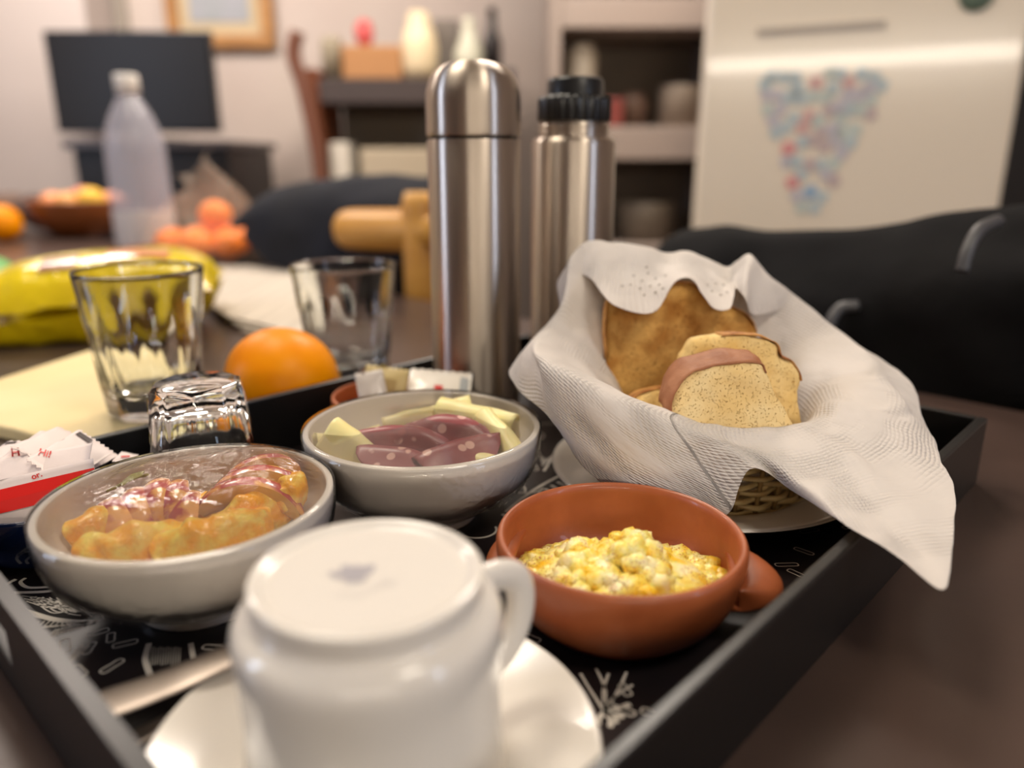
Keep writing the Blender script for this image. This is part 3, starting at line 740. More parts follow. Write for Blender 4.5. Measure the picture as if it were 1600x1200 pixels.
def bread(name, outline, thick, crumb, crust, crust_rng, label, amp=.0008, seed=0, crust2=None):
    P = spline([D(*p) for p in outline], 5, closed=True); n = len(P); c = sum(P, Vector())/n; T = Vector(thick)
    r = thing(name, (c.x, c.y, min(p.z for p in P)), label, 'bread', 'bread slices in the basket')
    V, F = [], []; K = 10
    nrm = T.normalized()
    for s, off in ((0, Vector()), (1, T)):
        for k in range(K+1):
            for i in range(n):
                q = c.lerp(P[i], max(.002, k/K)); e = (k/K)**8
                q = q+off+nrm*((.0016*e) if s == 0 else (-.0016*e))
                q = q+nrm*noise.noise(q*90+Vector((seed, 0, 0)))*.0016+noise.noise_vector(q*200)*amp
                V.append(q)
    m = (K+1)*n
    for s in (0, 1):
        for k in range(K):
            for i in range(n):
                a, b = s*m+k*n+i, s*m+k*n+(i+1) % n; F.append((a, b, b+n, a+n) if s == 0 else (b, a, a+n, b+n))
    for i in range(n):
        a, b = K*n+i, K*n+(i+1) % n; F.append((a, b, m+b, m+a))
    mesh('crumb', (V, F), crumb, r)
    for (i0, i1), cm, th in [(q, crust, .0016) for q in crust_rng]+[(q, crust2, .0007) for q in (((0, n//5),) if crust2 else ())]:
        V, F = [], []; idx = [j % n for j in range(i0*5, i1*5+1)]; M = 8
        for q, i in enumerate(idx):
            d = (P[i]-c).normalized(); e = min(1, q/3, (len(idx)-1-q)/3)
            for k in range(M+1):
                t = k/M; bul = math.sin(PI*t)
                p = P[i]+T*(.03+.94*t)+d*(th*(.2+.5*bul)*(.2+.8*e)+.0004)
                p += noise.noise_vector(p*130)*.0010
                V.append(p)
        for q in range(len(idx)-1):
            for k in range(M): F.append((q*(M+1)+k, (q+1)*(M+1)+k, (q+1)*(M+1)+k+1, q*(M+1)+k+1))
        mesh('crust', (V, F), cm, r, solid=.0006, label='browned crust')
    return r
bread('bread_slice', [(1051, 654, .398), (1056, 622, .402), (1066, 602, .405), (1080, 588, .407), (1100, 579, .408), (1145, 571, .409), (1188, 571, .409), (1198, 584, .408),
      (1216, 622, .405), (1238, 660, .401), (1260, 700, .397), (1262, 730, .395), (1150, 735, .394), (1060, 720, .395)], (-.0035, .021, .0035), crumb_pale, crust_m, [(0, 7)],
      'pale thick bread slice with brown crust at the front of the basket', seed=1)
bread('bread_slice', [(1068, 575, .436), (1078, 548, .437), (1091, 531, .438), (1130, 525, .438), (1165, 526, .438), (1196, 530, .437), (1214, 541, .436), (1221, 558, .435), (1239, 567, .434),
      (1251, 596, .432), (1248, 622, .430), (1253, 656, .428), (1258, 700, .425), (1150, 730, .425), (1070, 690, .428)], (-.001, .016, -.002), crumb_mid, crust_dark, [(3, 9)],
      'light bread slice standing behind the front one with an uneven right edge', seed=2)
bread('bread_slice', [(949, 650, .470), (948, 560, .486), (949, 484, .497), (958, 468, .499), (1000, 455, .501), (1050, 445, .503), (1085, 446, .503), (1125, 470, .500), (1168, 496, .497), (1182, 520, .494),
      (1190, 600, .480), (1190, 680, .468), (1060, 720, .462), (955, 700, .465)], (.0, .013, -.002), crumb_toast, crust_dark, [(1, 9)],
      'large toasted brown bread slice standing at the back of the basket', seed=3)
bread('bread_slice', [(982, 640, .430), (992, 622, .436), (1015, 612, .440), (1045, 608, .441), (1075, 620, .438), (1080, 680, .425), (1030, 700, .420), (985, 670, .424)], (-.001, .016, -.004), crumb_mid, crust_dark, [(0, 4)],
      'small toasted bread slice lying low at the left of the basket', seed=4)

# ------------------------------------------------------------ flasks
def flask_a(c):
    t = thing('vacuum_flask', c, 'tall steel flask with a domed steel cup lid, nearer of the two', 'flask')
    R = .0345
    prof = [(.0002, 0), (R-.003, 0), (R-.0008, .0012), (R, .004), (R, .11), (R, .2135), (R-.0006, .2150)]
    mesh('body', lathe(prof, c, 64), steel, t)
    mesh('seam_ring', lathe([(R-.0022, .2140), (R-.0022, .2182)], c, 64), steel_dark, t)
    lid = [(R-.0006, .2172), (R+.0002, .2185), (R+.0002, .2300), (R, .2440), (R-.0015, .2520), (R-.005, .2595), (R-.011, .2650), (R-.019, .2680), (R-.027, .2690), (.0002, .2692)]
    P = spline([(r, z, 0) for r, z in lid], 4)
    mesh('cup_lid', lathe([(max(p.x, .0002), p.y) for p in P], c, 64), steel, t)
flask_a(Vector((-.0283, .5950, FZ)))
def flask_b(c):
    t = thing('vacuum_flask', c, 'steel flask with a ribbed black stopper, standing behind right', 'flask')
    R = .0340
    prof = [(.0002, 0), (R-.003, 0), (R-.0008, .0012), (R, .004), (R, .11), (R, .2130), (R-.0015, .2165), (R-.0045, .2180), (R-.0060, .2180), (R-.0062, .2185), (R-.0062, .2300), (.010, .2305)]
    mesh('body', lathe(prof, c, 64), steel, t)
    for z in (.2215, .2255): mesh('thread_ring', lathe([(R-.0062, z-.0010), (R-.0048, z), (R-.0062, z+.0010)], c, 64), steel, t)
    n = 28
    mesh('stopper', lathe([(R-.0055, .2300), (R-.0050, .2310), (R-.0050, .2450), (R-.0056, .2480), (R-.0105, .2490), (R-.0110, .2500), (R-.0112, .2600), (R-.0130, .2625), (.012, .2630), (.0002, .2630)], c, 168,
         mod=lambda a, j: 1+(.022*math.cos(n*a) if 1 <= j <= 3 else 0)), plastic_black, t)
flask_b(Vector((.0500, .6520, FZ)))

# ------------------------------------------------------------ drinking glasses
def tumbler(c, rb, rt, h, label, inv=False, fac=10, top_z=None):
    c = Vector(c); hf = h*.62
    outer = [(.0002, 0), (rb*.80, 0), (rb*.93, .0010), (rb, .004), (rb+(rt-rb)*.30, h*.30), (rb+(rt-rb)*.60, hf), (rb+(rt-rb)*.72, hf+.006), (rb+(rt-rb)*.85, h*.85), (rt-.0001, h-.004), (rt, h-.0014), (rt-.0003, h-.0004), (rt-.0009, h),
             (rt-.0015, h-.0004), (rt-.0018, h-.0014), (rt-.0022, h-.0045), (rb+(rt-rb)*.82-.0024, h*.82), (rb+(rt-rb)*.55-.0038, h*.5), (rb+(rt-rb)*.2-.0045, h*.24), (rb-.009, h*.165), (.0002, h*.155)]
    def md(a, j):
        f = [0, .3, .8, 1, 1, .9, .25, .0, 0, 0, 0, 0, 0, 0, 0, 0, 0, 0, 0, 0][j]
        x = ((a*fac/(2*PI)) % 1)-.5; facet = math.cos(PI/fac)/math.cos(2*PI/fac*x); return 1+(facet-1)*f
    vf = lathe(outer, (0, 0, 0), fac*12, mod=md)
    V = [c+(Vector((p[0], p[1], h-p[2])) if inv else Vector(p)) for p in vf[0]]
    return mesh('drinking_glass', (V, vf[1]), clear_glass, None, at=c, label=label, cat='glass', recalc=True)
tumbler(D(312, 640, .425).to_2d().to_3d()+Vector((0, 0, FZ)), .0262, .0330, .0790, 'upturned faceted glass in the tray behind the fruit bowl', inv=True)
g1 = G(246, 641, .012); tumbler(g1, .035, .046, .113, 'clear glass standing on the cream board at left')
g2 = G(548, 595, .0003); tumbler(g2, .036, .048, .112, 'clear faceted glass behind the orange', fac=12)

# ------------------------------------------------------------ orange
peel = mat('orange_peel', rgb(246, 152, 0), .4, c2=rgb(240, 140, 0), scale=30, bump=.2, bscale=420, bdist=.0008, spec=.2)
oc = Vector((-.1810, .5800, .0392))
ot = thing('orange', (oc.x, oc.y, 0), 'whole bright orange just outside the tray behind the upturned glass', 'orange')
V, F = blob((0, 0, 0), .0425, 4, .03, .8, (1.03, 1.0, .93)); mesh('peel', ([oc+p for p in V], F), peel, ot)
mesh('stem_scar', blob(oc+Vector((-.012, .006, .0362)), .0028, 2, .2, 1, (1, 1, .4)), mat('scar', rgb(120, 130, 50), .7), ot)

# ------------------------------------------------------------ brown dish with wrapped crackers
dc = Vector((-.0850, .5330, FZ))
dprof = [(.0002, .004), (.030, .004), (.040, .012), (.0428, .036), (.0440, .038), (.0452, .036), (.0440, .020), (.036, .002), (.032, 0), (.0002, 0)]
P = spline([(r, z, 0) for r, z in dprof], 3)
mesh('brown_dish', lathe([(max(p.x, .0002), p.y) for p in P], dc, 64), terracotta, None, at=dc, label='small brown clay dish of wrapped portions in front of the flasks', cat='dish')
wrap_w = mat('wrapper_white', rgb(232, 224, 212), .35, coat=.3); 
def packet(M, w, h, th, m, name='sachet', label=None, cat='sachet', group=None, zig=True, parts=()):
    """pillow packet in the local xy plane with zigzag ends in +-y"""
    V, F = [], []; nx, ny = 16, 14
    r = thing(name, M.translation, label, cat, group)
    for s in (1, -1):
        for j in range(ny+1):
            for i in range(nx+1):
                x, y = -w/2+w*i/nx, -h/2+h*j/ny
                e = (1-abs(2*i/nx-1)**3)*(1-min(1, abs(2*j/ny-1)*1.12)**3)
                z = s*(th/2*max(0, e)+.00015)+noise.noise(Vector((x*120, y*120, s)))*.0006
                if zig and j in (0, ny): y += (.0012 if i % 2 else -.0002)*(1 if j else -1)
                V.append(M @ Vector((x, y, z)))
    m1 = (nx+1)*(ny+1)
    for s in (0, 1):
        for j in range(ny):
            for i in range(nx):
                a = s*m1+j*(nx+1)+i; q = (a, a+1, a+nx+2, a+nx+1); F.append(q if s == 0 else q[::-1])
    for j in (0, ny):
        for i in range(nx): a = j*(nx+1)+i; F.append((a, a+1, m1+a+1, m1+a))
    for i in (0, nx):
        for j in range(ny): a = j*(nx+1)+i; F.append((a, a+nx+1, m1+a+nx+1, m1+a))
    mesh('wrapper', (V, F), m, r)
    def lift(x, y): 
        e = (1-abs(2*x/w)**3)*(1-min(1, abs(2*y/h)*1.12)**3); return th/2*max(0, e)+.0009
    for (nm, kind, a, mm) in parts:
        if kind == 'text':
            s, size, x, y, ang = a
            if abs(x) > 1:
                rd = ray(x, y); o_ = Vector((0, 0, CAMH)); nz_ = (M.to_3x3() @ Vector((0, 0, 1))).normalized()
                h_ = o_+rd*((M.translation-o_).dot(nz_)/rd.dot(nz_)); l_ = M.inverted() @ h_; x, y = l_.x, l_.y
            T = Matrix.Translation((x, y, 0)) @ Matrix.Rotation(ang, 4, 'Z')
            V2, F2 = text_vf(s, size, T); V2 = [M @ Vector((p.x, p.y, lift(p.x, p.y))) for p in V2]; mesh(nm, (V2, F2), mm, r, smooth=False)
        else:
            x0, y0, x1, y1, wd = a; V2, F2 = [], []; n = 14
            d = Vector((x1-x0, y1-y0)); s = Vector((-d.y, d.x)).normalized()*wd/2
            for i in range(n+1):
                p = Vector((x0, y0))+d*(i/n)
                for q in (p+s, p, p-s): V2.append(M @ Vector((q.x, q.y, lift(q.x, q.y))))
            for i in range(n):
                for q in (0, 1): a_ = i*3+q; F2.append((a_, a_+1, a_+4, a_+3))
            mesh(nm, (V2, F2), mm, r, smooth=False)
    return r
red_ink = mat('red_ink', rgb(206, 44, 40), .4); red_band = mat('red_band', rgb(226, 34, 28), .35); dark_ink = mat('dark_ink', rgb(52, 34, 34), .5)
kraft = mat('kraft_wrapper', rgb(186, 164, 110), .45); 
packet(frame(D(600, 606, .530), (1, -.1, -.1), (.1, .5, .8)), .032, .030, .006, kraft, 'cracker_packet', 'kraft coloured cracker packet leaning in the brown dish', 'packet',
       parts=[('print_patch', 'bar', (-.009, 0, .009, 0, .012), mat('kraft_print', rgb(160, 134, 84), .5))])
packet(frame(D(582, 612, .520), (1, .3, .1), (.0, .6, .8)), .020, .030, .004, mat('clear_wrapper', rgb(190, 180, 172), .25), 'cracker_packet', 'greyish transparent wrapper at the left of the brown dish', 'packet')
packet(frame(D(686, 606, .535), (1, 0, -.08), (.0, .8, .45)), .046, .034, .008, wrap_w, 'cracker_packet', 'white packet with a red mark lying in the brown dish', 'packet',
       parts=[('red_mark', 'bar', (-.003, -.004, .003, -.004, .004), red_ink), ('grey_end', 'bar', (.018, -.010, .018, .010, .006), mat('grey_print', rgb(170, 174, 176), .4))])

# ------------------------------------------------------------ navy bowl with sachets
nc = Vector((-.2480, .3750, FZ)); navy = mat('navy_glaze', rgb(14, 26, 58), .12, coat=.5)
nprof = [(.0002, .004), (.022, .004), (.034, .014), (.0405, .032), (.0418, .034), (.0425, .032), (.038, .014), (.026, .001), (.0002, 0)]
P = spline([(r, z, 0) for r, z in nprof], 3)
mesh('navy_bowl', lathe([(max(p.x, .0002), p.y) for p in P], nc, 64), navy, None, at=nc, label='glossy navy blue bowl of sachets beside the fruit bowl', cat='bowl')
sach = mat('sachet_paper', rgb(226, 212, 208), .5, bump=.3, bscale=120, bdist=.0006); SGp = 'sugar sachets in the navy bowl'
def fr_px(a, b, c_):     # frame from centre, right edge middle, top edge middle (pixel, distance)
    o = D(*a); return frame(o, D(*b)-o, D(*c_)-o)
packet(fr_px((28, 712, .395), (60, 712, .395), (30, 682, .420)), .034, .036, .003, sach, 'sugar_sachet', 'rearmost white sachet with a red letter H at the far left', 'sachet', SGp,
       parts=[('dark_corner', 'bar', (-.016, .0145, -.010, .0155, .003), dark_ink)])
packet(fr_px((104, 705, .402), (140, 722, .400), (112, 672, .425)), .040, .036, .003, sach, 'sugar_sachet', 'back right white sachet with a dark corner below the cream board', 'sachet', SGp,
       parts=[('dark_corner', 'bar', (.006, .0155, .012, .0155, .0032), dark_ink)])
packet(fr_px((112, 712, .392), (140, 730, .390), (128, 682, .408)), .024, .036, .003, sach, 'sugar_sachet', 'white sachet with a dark tab leaning right in the navy bowl', 'sachet', SGp,
       parts=[('dark_corner', 'bar', (-.010, .0150, -.001, .0150, .0036), dark_ink)])
packet(fr_px((54, 722, .392), (84, 736, .390), (72, 686, .410)), .030, .042, .003, sach, 'sugar_sachet', 'middle white sachet marked with red Hi letters', 'sachet', SGp,
       parts=[('dark_corner', 'bar', (-.010, .0175, .002, .0175, .0036), dark_ink)])
packet(fr_px((46, 744, .374), (90, 736, .376), (50, 710, .386)), .060, .030, .004, sach, 'sugar_sachet', 'front sachet with small red lettering above the red band', 'sachet', SGp, zig=False,
       parts=())
packet(fr_px((24, 798, .354), (90, 782, .359), (20, 760, .359)), .080, .034, .005, sach, 'stevia_sachet', 'large sachet with a bright red band hanging over the navy bowl', 'sachet', SGp, zig=False,
       parts=[('red_band', 'bar', (-.040, .0060, .040, .0060, .012), red_band), ('small_print', 'bar', (.0, -.0085, .022, -.0085, .0007), dark_ink), ('small_print', 'bar', (.007, -.0108, .022, -.0108, .0007), dark_ink)])
packet(fr_px((196, 716, .412), (206, 718, .412), (196, 706, .418)), .010, .010, .001, sach, 'sugar_sachet', 'small triangular sachet corner peeking behind the fruit bowl rim', 'sachet', SGp,
       parts=[('red_letters', 'bar', (-.002, -.001, .002, .001, .0015), red_ink)])

# ------------------------------------------------------------ things on the table beyond the tray
cream = mat('cream_board', rgb(232, 214, 164), .55, c2=rgb(226, 204, 150), scale=10)
def slab(pts, z0, z1):
    n = len(pts); V = [Vector((p.x, p.y, z0)) for p in pts]+[Vector((p.x, p.y, z1)) for p in pts]
    return V, [tuple(reversed(range(n))), tuple(range(n, 2*n))]+[(i, (i+1) % n, n+(i+1) % n, n+i) for i in range(n)]
mesh('cream_board', slab([G(-120, 640, .012), G(20, 668, .012), G(130, 700, .012), G(160, 692, .012), G(290, 640, .012), G(296, 610, .012), G(240, 556, .012), G(140, 546, .012), G(0, 590, .012)], .0005, .0115), cream, None, smooth=False, bevel=.002,
     label='cream coloured flat board on the table at the left, under a glass', cat='board')
# folded white napkins
wn = mat('white_cloth', rgb(204, 194, 180), .8, c2=rgb(178, 168, 156), scale=3, stretch=(30, 1, 1), bump=.3, bscale=60)
for k in range(3):
    q = [G(250+k*8, 420+k*8, .004*k), G(480-k*4, 418+k*10, .004*k), G(478, 545-k*8, .004*k), G(380-k*12, 520-k*10, .004*k)]
    mesh('folded_napkin', slab([Vector((p.x, p.y, 0)) for p in (q[3], q[2], q[1], q[0])], .0005+.0045*k, .0045+.0045*k), wn, None, smooth=False, bevel=.0015, group='folded napkins on the table',
         label=['bottom folded white napkin of the flat stack behind the orange', 'middle folded white napkin of the stack behind the orange', 'top folded white napkin of the stack behind the orange'][k], cat='napkin')
# yellow snack bag
yb = mat('yellow_foil', rgb(240, 212, 0), .25, c2=rgb(206, 176, 0), scale=6, coat=.5, bump=.8, bscale=28, bdist=.012)
bgo = D(160, 470, .93); sb = thing('snack_bag', (bgo.x, bgo.y, 0), 'shiny yellow snack bag lying on the table at the left', 'bag')
def snack():
    V, F = [], []; nx, ny = 28, 20; A = math.radians(16)
    for s in (1, -1):
        for j in range(ny+1):
            for i in range(nx+1):
                x, y = -1+2*i/nx, -1+2*j/ny; e = (1-abs(x)**3.5)*(1-abs(y)**2.6)
                z = .048+s*.050*max(0, e)**.6+.008*noise.noise(Vector((x*3, y*3, s)))*(1-e*.5)
                X, Y = x*.135, y*.085
                V.append(Vector((bgo.x+X*math.cos(A)-Y*math.sin(A), bgo.y+X*math.sin(A)+Y*math.cos(A), max(.001, z-.012*(s < 0)+.010*x))))
    m1 = (nx+1)*(ny+1)
    for s in (0, 1):
        for j in range(ny):
            for i in range(nx):
                a = s*m1+j*(nx+1)+i; q = (a, a+1, a+nx+2, a+nx+1); F.append(q if s == 0 else q[::-1])
    return V, F, nx
V, F, nx = snack(); mesh('bag_body', (V, F), yb, sb)
def patch(i0, i1, j0, j1, m, nm):
    VV, FF = [], []
    for j in range(j0, j1+1):
        for i in range(i0, i1+1): VV.append(V[j*(nx+1)+i]+Vector((0, -.0012, .0016)))
    w = i1-i0+1
    for j in range(j1-j0):
        for i in range(i1-i0): FF.append((j*w+i, j*w+i+1, (j+1)*w+i+1, (j+1)*w+i))
    mesh(nm, (VV, FF), m, sb)
patch(15, 21, 13, 18, mat('bag_red', rgb(200, 40, 40), .25, coat=.5), 'red_print'); patch(9, 13, 3, 7, mat('bag_brown', rgb(140, 76, 30), .3, coat=.5), 'brown_print')
patch(16, 23, 4, 8, mat('bag_amber', rgb(206, 128, 60), .3, coat=.5), 'amber_print')
mesh('green_wrapper', gridmesh([[D(-60, 470, .86), D(-60, 430, .90), D(-60, 410, .95)], [D(-20, 485, .86), D(-20, 430, .90), D(-20, 402, .95)], [D(20, 475, .86), D(22, 435, .90), D(14, 412, .95)], [D(34, 462, .87), D(34, 440, .90), D(28, 430, .95)]], 6, 6, jit=.003)[0],
     mat('green_plastic', rgb(104, 170, 96), .4, sss=.1), None, solid=.004, label='pale green plastic wrapper at the left edge of the photo', cat='wrapper')
mesh('blue_wrapper', blob(G(52, 520, .012), .024, 3, .2, 1.5, (1.5, .8, .45)), mat('blue_grey', rgb(110, 118, 150), .35), None, label='small blue-grey crumpled wrapper below the yellow bag', cat='wrapper')
# tangerine bag
tg = D(318, 375, 1.62); tz = Vector((tg.x, tg.y, 0)); CGp = 'tangerines in the clear bag'
tang = mat('tangerine_peel', rgb(255, 132, 0), .4)
for k, (dx, dy, dz, r) in enumerate([(-.055, -.02, .036, .036), (.0, -.045, .037, .037), (.052, -.015, .035, .035), (-.02, .035, .036, .036), (.045, .055, .036, .036), (.025, .012, .092, .033)]):
    mesh('tangerine', blob(tz+Vector((dx, dy, dz)), r, 3, .04, 1, (1.02, 1.02, .9), seed=k), tang, None, cat='tangerine', group=CGp,
         label=['leftmost tangerine in the clear bag on the table', 'front middle tangerine in the clear bag', 'right front tangerine in the clear bag', 'back left tangerine in the clear bag', 'back right tangerine in the clear bag', 'topmost tangerine in the clear bag'][k])
m_, nt_, b_ = nodes_mat('thin_plastic'); b_.inputs['Base Color'].default_value = rgb(255, 232, 208); b_.inputs['Roughness'].default_value = .25; b_.inputs['Alpha'].default_value = .13
mesh('plastic_bag', gridmesh([[tz+Vector((math.cos(a)*r*(1.1 if math.cos(a) > 0 else 1), math.sin(a)*r*.85, z+.035*max(0, math.cos(a-.4))*(z/.1))) for r, z in ((.104, .001), (.116, .04), (.092, .088), (.050, .128), (.022, .150), (.036, .172))] for a in [2*PI*i/14 for i in range(14)]], 4, 4, closed=True, jit=.007, jscale=18)[0],
     m_, None, label='clear crumpled plastic bag holding tangerines', cat='bag')
# water bottle
bc = D(232, 390, 1.72); bc.z = .0003; bt = thing('water_bottle', bc, 'large clear plastic water bottle with a white cap on the table', 'bottle')
bp_ = [(.0002, .004), (.045, .0), (.060, .006), (.062, .03), (.059, .05), (.062, .07), (.059, .09), (.062, .11), (.061, .21), (.058, .245), (.045, .285), (.024, .325), (.0185, .335), (.0185, .350)]
P = spline([(r, z, 0) for r, z in bp_], 4)
m_, nt_, b_ = nodes_mat('bottle_shell'); b_.inputs['Base Color'].default_value = rgb(206, 204, 216); b_.inputs['Roughness'].default_value = .15; b_.inputs['Alpha'].default_value = .42
mesh('bottle_body', lathe([(max(p.x, .0002), p.y) for p in P], bc, 48), m_, bt)
m_, nt_, b_ = nodes_mat('bottle_label'); b_.inputs['Base Color'].default_value = rgb(206, 198, 194); b_.inputs['Roughness'].default_value = .5; b_.inputs['Alpha'].default_value = .7
mesh('bottle_label', lathe([(.0628, .02), (.0632, .022), (.0632, .095), (.0628, .097)], bc, 48), m_, bt)
mesh('cap', lathe([(.0205, .334), (.024, .336), (.024, .368), (.022, .372), (.0002, .3725)], bc, 48, mod=lambda a, j: 1+.02*math.cos(30*a)*(j in (1, 2))), mat('white_cap', rgb(226, 220, 214), .4), bt)
# fruit bowl far left
fb = D(128, 340, 2.15); fb.z = .0003
P = spline([(r, z, 0) for r, z in [(.0002, .006), (.06, .008), (.11, .05), (.122, .092), (.126, .094), (.128, .090), (.115, .045), (.065, .001), (.0002, 0)]], 3)
mesh('wooden_fruit_bowl', lathe([(max(p.x, .0002), p.y) for p in P], fb, 48), mat('bowl_brown', rgb(120, 64, 26), .4), None, at=fb, label='brown fruit bowl far back on the table left of the bottle', cat='bowl')
for k, (dx, dy, dz, r, c_) in enumerate([(-.06, -.02, .082, .036, (232, 150, 96)), (-.005, -.05, .085, .034, (226, 160, 90)), (.05, -.03, .094, .036, (236, 186, 60)), (.0, .03, .09, .04, (216, 130, 100)), (-.05, .05, .08, .036, (200, 120, 80)), (.075, .03, .085, .034, (224, 150, 120))]):
    mesh('fruit', blob(fb+Vector((dx, dy, dz)), r, 3, .05, 1, seed=k), mat('fruit_%s' % ['peach', 'amber', 'lemon', 'rose', 'rust', 'pink'][k], rgb(*c_), .4), None, cat='fruit', group='fruit in the brown bowl',
         label=['left peach coloured fruit in the far brown bowl', 'front amber fruit in the far brown bowl', 'yellow fruit in the far brown bowl', 'rosy fruit at the centre of the far brown bowl', 'rust coloured fruit at the back left of the far brown bowl', 'pinkish fruit at the right of the far brown bowl'][k])
fo = D(-2, 316, 2.0); mesh('orange', blob((fo.x, fo.y, .045), .046, 3, .03, 1), peel, None, label='yellow orange at the far left edge of the photo', cat='orange')
for k, (x, y, Y, c_) in enumerate([(60, 292, 2.3, (84, 66, 60)), (8, 285, 2.35, (96, 74, 62))]):
    p = D(x, y, Y); mesh('dark_bread', blob((p.x, p.y, .055), .052, 3, .25, 1.5, (1.5, 1, .95), seed=k), mat(['dark_brown_a', 'dark_brown_b'][k], rgb(*c_), .7), None,
         label=['dark brown lump between fruit bowl and orange at far left', 'dark brown lump behind the orange at the far left edge'][k], cat='loaf')

# ------------------------------------------------------------ background furniture
def bx(name, x0, x1, y0, y1, z0, z1, m, parent=None, bevel=.003, **k):
    return mesh(name, box((x0+x1)/2, (y0+y1)/2, (z0+z1)/2, x1-x0, y1-y0, z1-z0), m, parent, smooth=False, bevel=bevel, **k)
# sideboard with screen
cb = thing('black_cabinet', (-1.22, 2.95, -.75), 'black cabinet below the dark screen by the back wall', 'cabinet')
blk = mat('black_furniture', rgb(24, 23, 24), .35)
bx('cabinet_body', -1.52, -.985, 2.78, 3.28, -.70, .235, blk, cb); bx('cabinet_top', -1.54, -.965, 2.75, 3.30, .236, .262, mat('cabinet_top', rgb(64, 60, 62), .25), cb)  # top coloured greyer than the body to carry a reflection
for k, x in enumerate((-1.51, -1.26)): 
    d = bx('door', x, x+.245, 2.765, 2.779, -.66, .21, blk, cb); 
    mesh('handle', tube([(x+(.21 if k == 0 else .035), 2.755, -.2), (x+(.21 if k == 0 else .035), 2.755, -.08)], .006, 8), cutlery_m, d)
for x in (-1.49, -1.03):
    for y in (2.82, 3.24): bx('foot', x-.02, x+.02, y-.02, y+.02, -.75, -.701, blk, cb)
tv = thing('flat_screen', (-1.40, 3.10, .262), 'switched off black flat screen standing on the cabinet', 'television')
bx('housing', -1.73, -1.115, 3.08, 3.115, .30, .655, mat('screen_black', rgb(16, 15, 15), .25), tv); bx('screen', -1.72, -1.125, 3.074, 3.0795, .312, .645, mat('screen_glass', rgb(22, 20, 19), .35), tv, bevel=0)
bx('stand_neck', -1.46, -1.36, 3.09, 3.11, .275, .299, blk, tv); bx('stand_foot', -1.55, -1.27, 3.02, 3.18, .2625, .274, blk, tv)
# picture
gold = mat('gilt_frame', rgb(176, 128, 72), .45, c2=rgb(150, 104, 56), scale=12)
pc = thing('framed_picture', (-1.27, 3.58, .64), 'gilt framed picture hanging on the back wall above the screen', 'picture')
x0, x1, z0, z1 = -1.47, -1.015, .655, 1.15
for a in ((x0, x1, z0, z0+.055), (x0, x1, z1-.055, z1)): bx('frame_rail', a[0], a[1], 3.555, 3.595, a[2], a[3], gold, pc, bevel=.008)
for a in ((x0, x0+.055), (x1-.055, x1)): bx('frame_stile', a[0], a[1], 3.556, 3.594, z0+.055, z1-.055, gold, pc, bevel=.008)
bx('mount', x0+.05, x1-.05, 3.575, 3.59, z0+.05, z1-.05, mat('picture_mount', rgb(188, 170, 138), .7), pc, bevel=0)
bx('canvas', x0+.10, x1-.10, 3.571, 3.576, z0+.105, z1-.10, mat('painting', rgb(142, 150, 150), .7, c2=rgb(158, 158, 168), scale=5), pc, bevel=0)
# low bookcase with things
wd = mat('warm_wood', rgb(128, 84, 52), .5, c2=rgb(104, 64, 40), scale=4, stretch=(1, 1, 8)); dkw = mat('shelf_dark', rgb(66, 56, 54), .5)
bc_ = thing('open_bookcase', (-.42, 3.2, -.75), 'open wooden bookcase against the back wall left of the flasks', 'bookcase')
bx('side_panel', -.755, -.715, 3.02, 3.42, -.75, .52, mat('side_red_wood', rgb(120, 66, 40), .5), bc_); bx('side_panel', -.02, .01, 3.02, 3.42, -.75, .52, dkw, bc_)
bx('shelf', -.714, -.021, 3.02, 3.42, .40, .485, dkw, bc_); bx('shelf', -.714, -.021, 3.02, 3.42, -.05, -.02, dkw, bc_); bx('shelf', -.714, -.021, 3.02, 3.42, -.45, -.42, dkw, bc_)
bx('back_panel', -.714, -.021, 3.425, 3.44, -.75, .52, mat('back_grey', rgb(138, 126, 112), .7), bc_)
mesh('curved_bracket', tube(spline([(-.77, 3.0, .64), (-.79, 3.0, .56), (-.76, 3.0, .44), (-.725, 3.0, .2), (-.72, 3.0, 0)], 5), .028, 8), mat('red_wood', rgb(104, 62, 44), .5), bc_)
def item(name, vf, m, label, cat, **k): return mesh(name, vf, m, None, label=label, cat=cat, **k)
item('white_binder', box(-.655, 3.12, .121, .07, .18, .28), mat('paper_white', rgb(206, 198, 184), .6), 'white upright binder at the left end of the bookcase shelf', 'binder', smooth=False, bevel=.006)
item('cream_box', box(-.40, 3.16, .11, .36, .22, .26), mat('box_cream', rgb(170, 156, 134), .7), 'large cream box on the middle bookcase shelf', 'box', smooth=False, bevel=.01)
item('dark_basket', lathe([(.0002, -.0198), (.075, -.0198), (.09, .09), (.085, .09), (.07, -.012), (.0002, -.012)], (-.125, 3.17, 0), 24), mat('basket_dark', rgb(92, 78, 64), .7), 'dark round basket at the right of the middle bookcase shelf', 'basket')
item('wooden_box', box(-.52, 3.16, .545, .22, .18, .118), mat('box_tan', rgb(170, 122, 78), .6), 'tan wooden box on top of the bookcase', 'box', smooth=False, bevel=.008)
item('tall_canister', lathe([(.0002, .486), (.04, .486), (.04, .62), (.035, .64), (.0002, .64)], (-.68, 3.14, 0), 20), mat('canister', rgb(150, 140, 120), .5), 'pale canister at the left end of the bookcase top', 'canister')
item('red_toy', blob((-.555, 3.15, .655), .045, 3, .2, 1.5, (.8, .8, 1.1)), mat('red_toy', rgb(196, 84, 84), .5), 'small rosy red object on the tan wooden box', 'toy')
item('round_jar', lathe([(.0002, .486), (.05, .486), (.064, .53), (.068, .60), (.055, .66), (.04, .675), (.045, .70), (.03, .72), (.0002, .722)], (-.345, 3.10, 0), 24), mat('jar_cream', rgb(226, 206, 170), .4), 'cream round jar on the bookcase right of the tan box', 'jar')
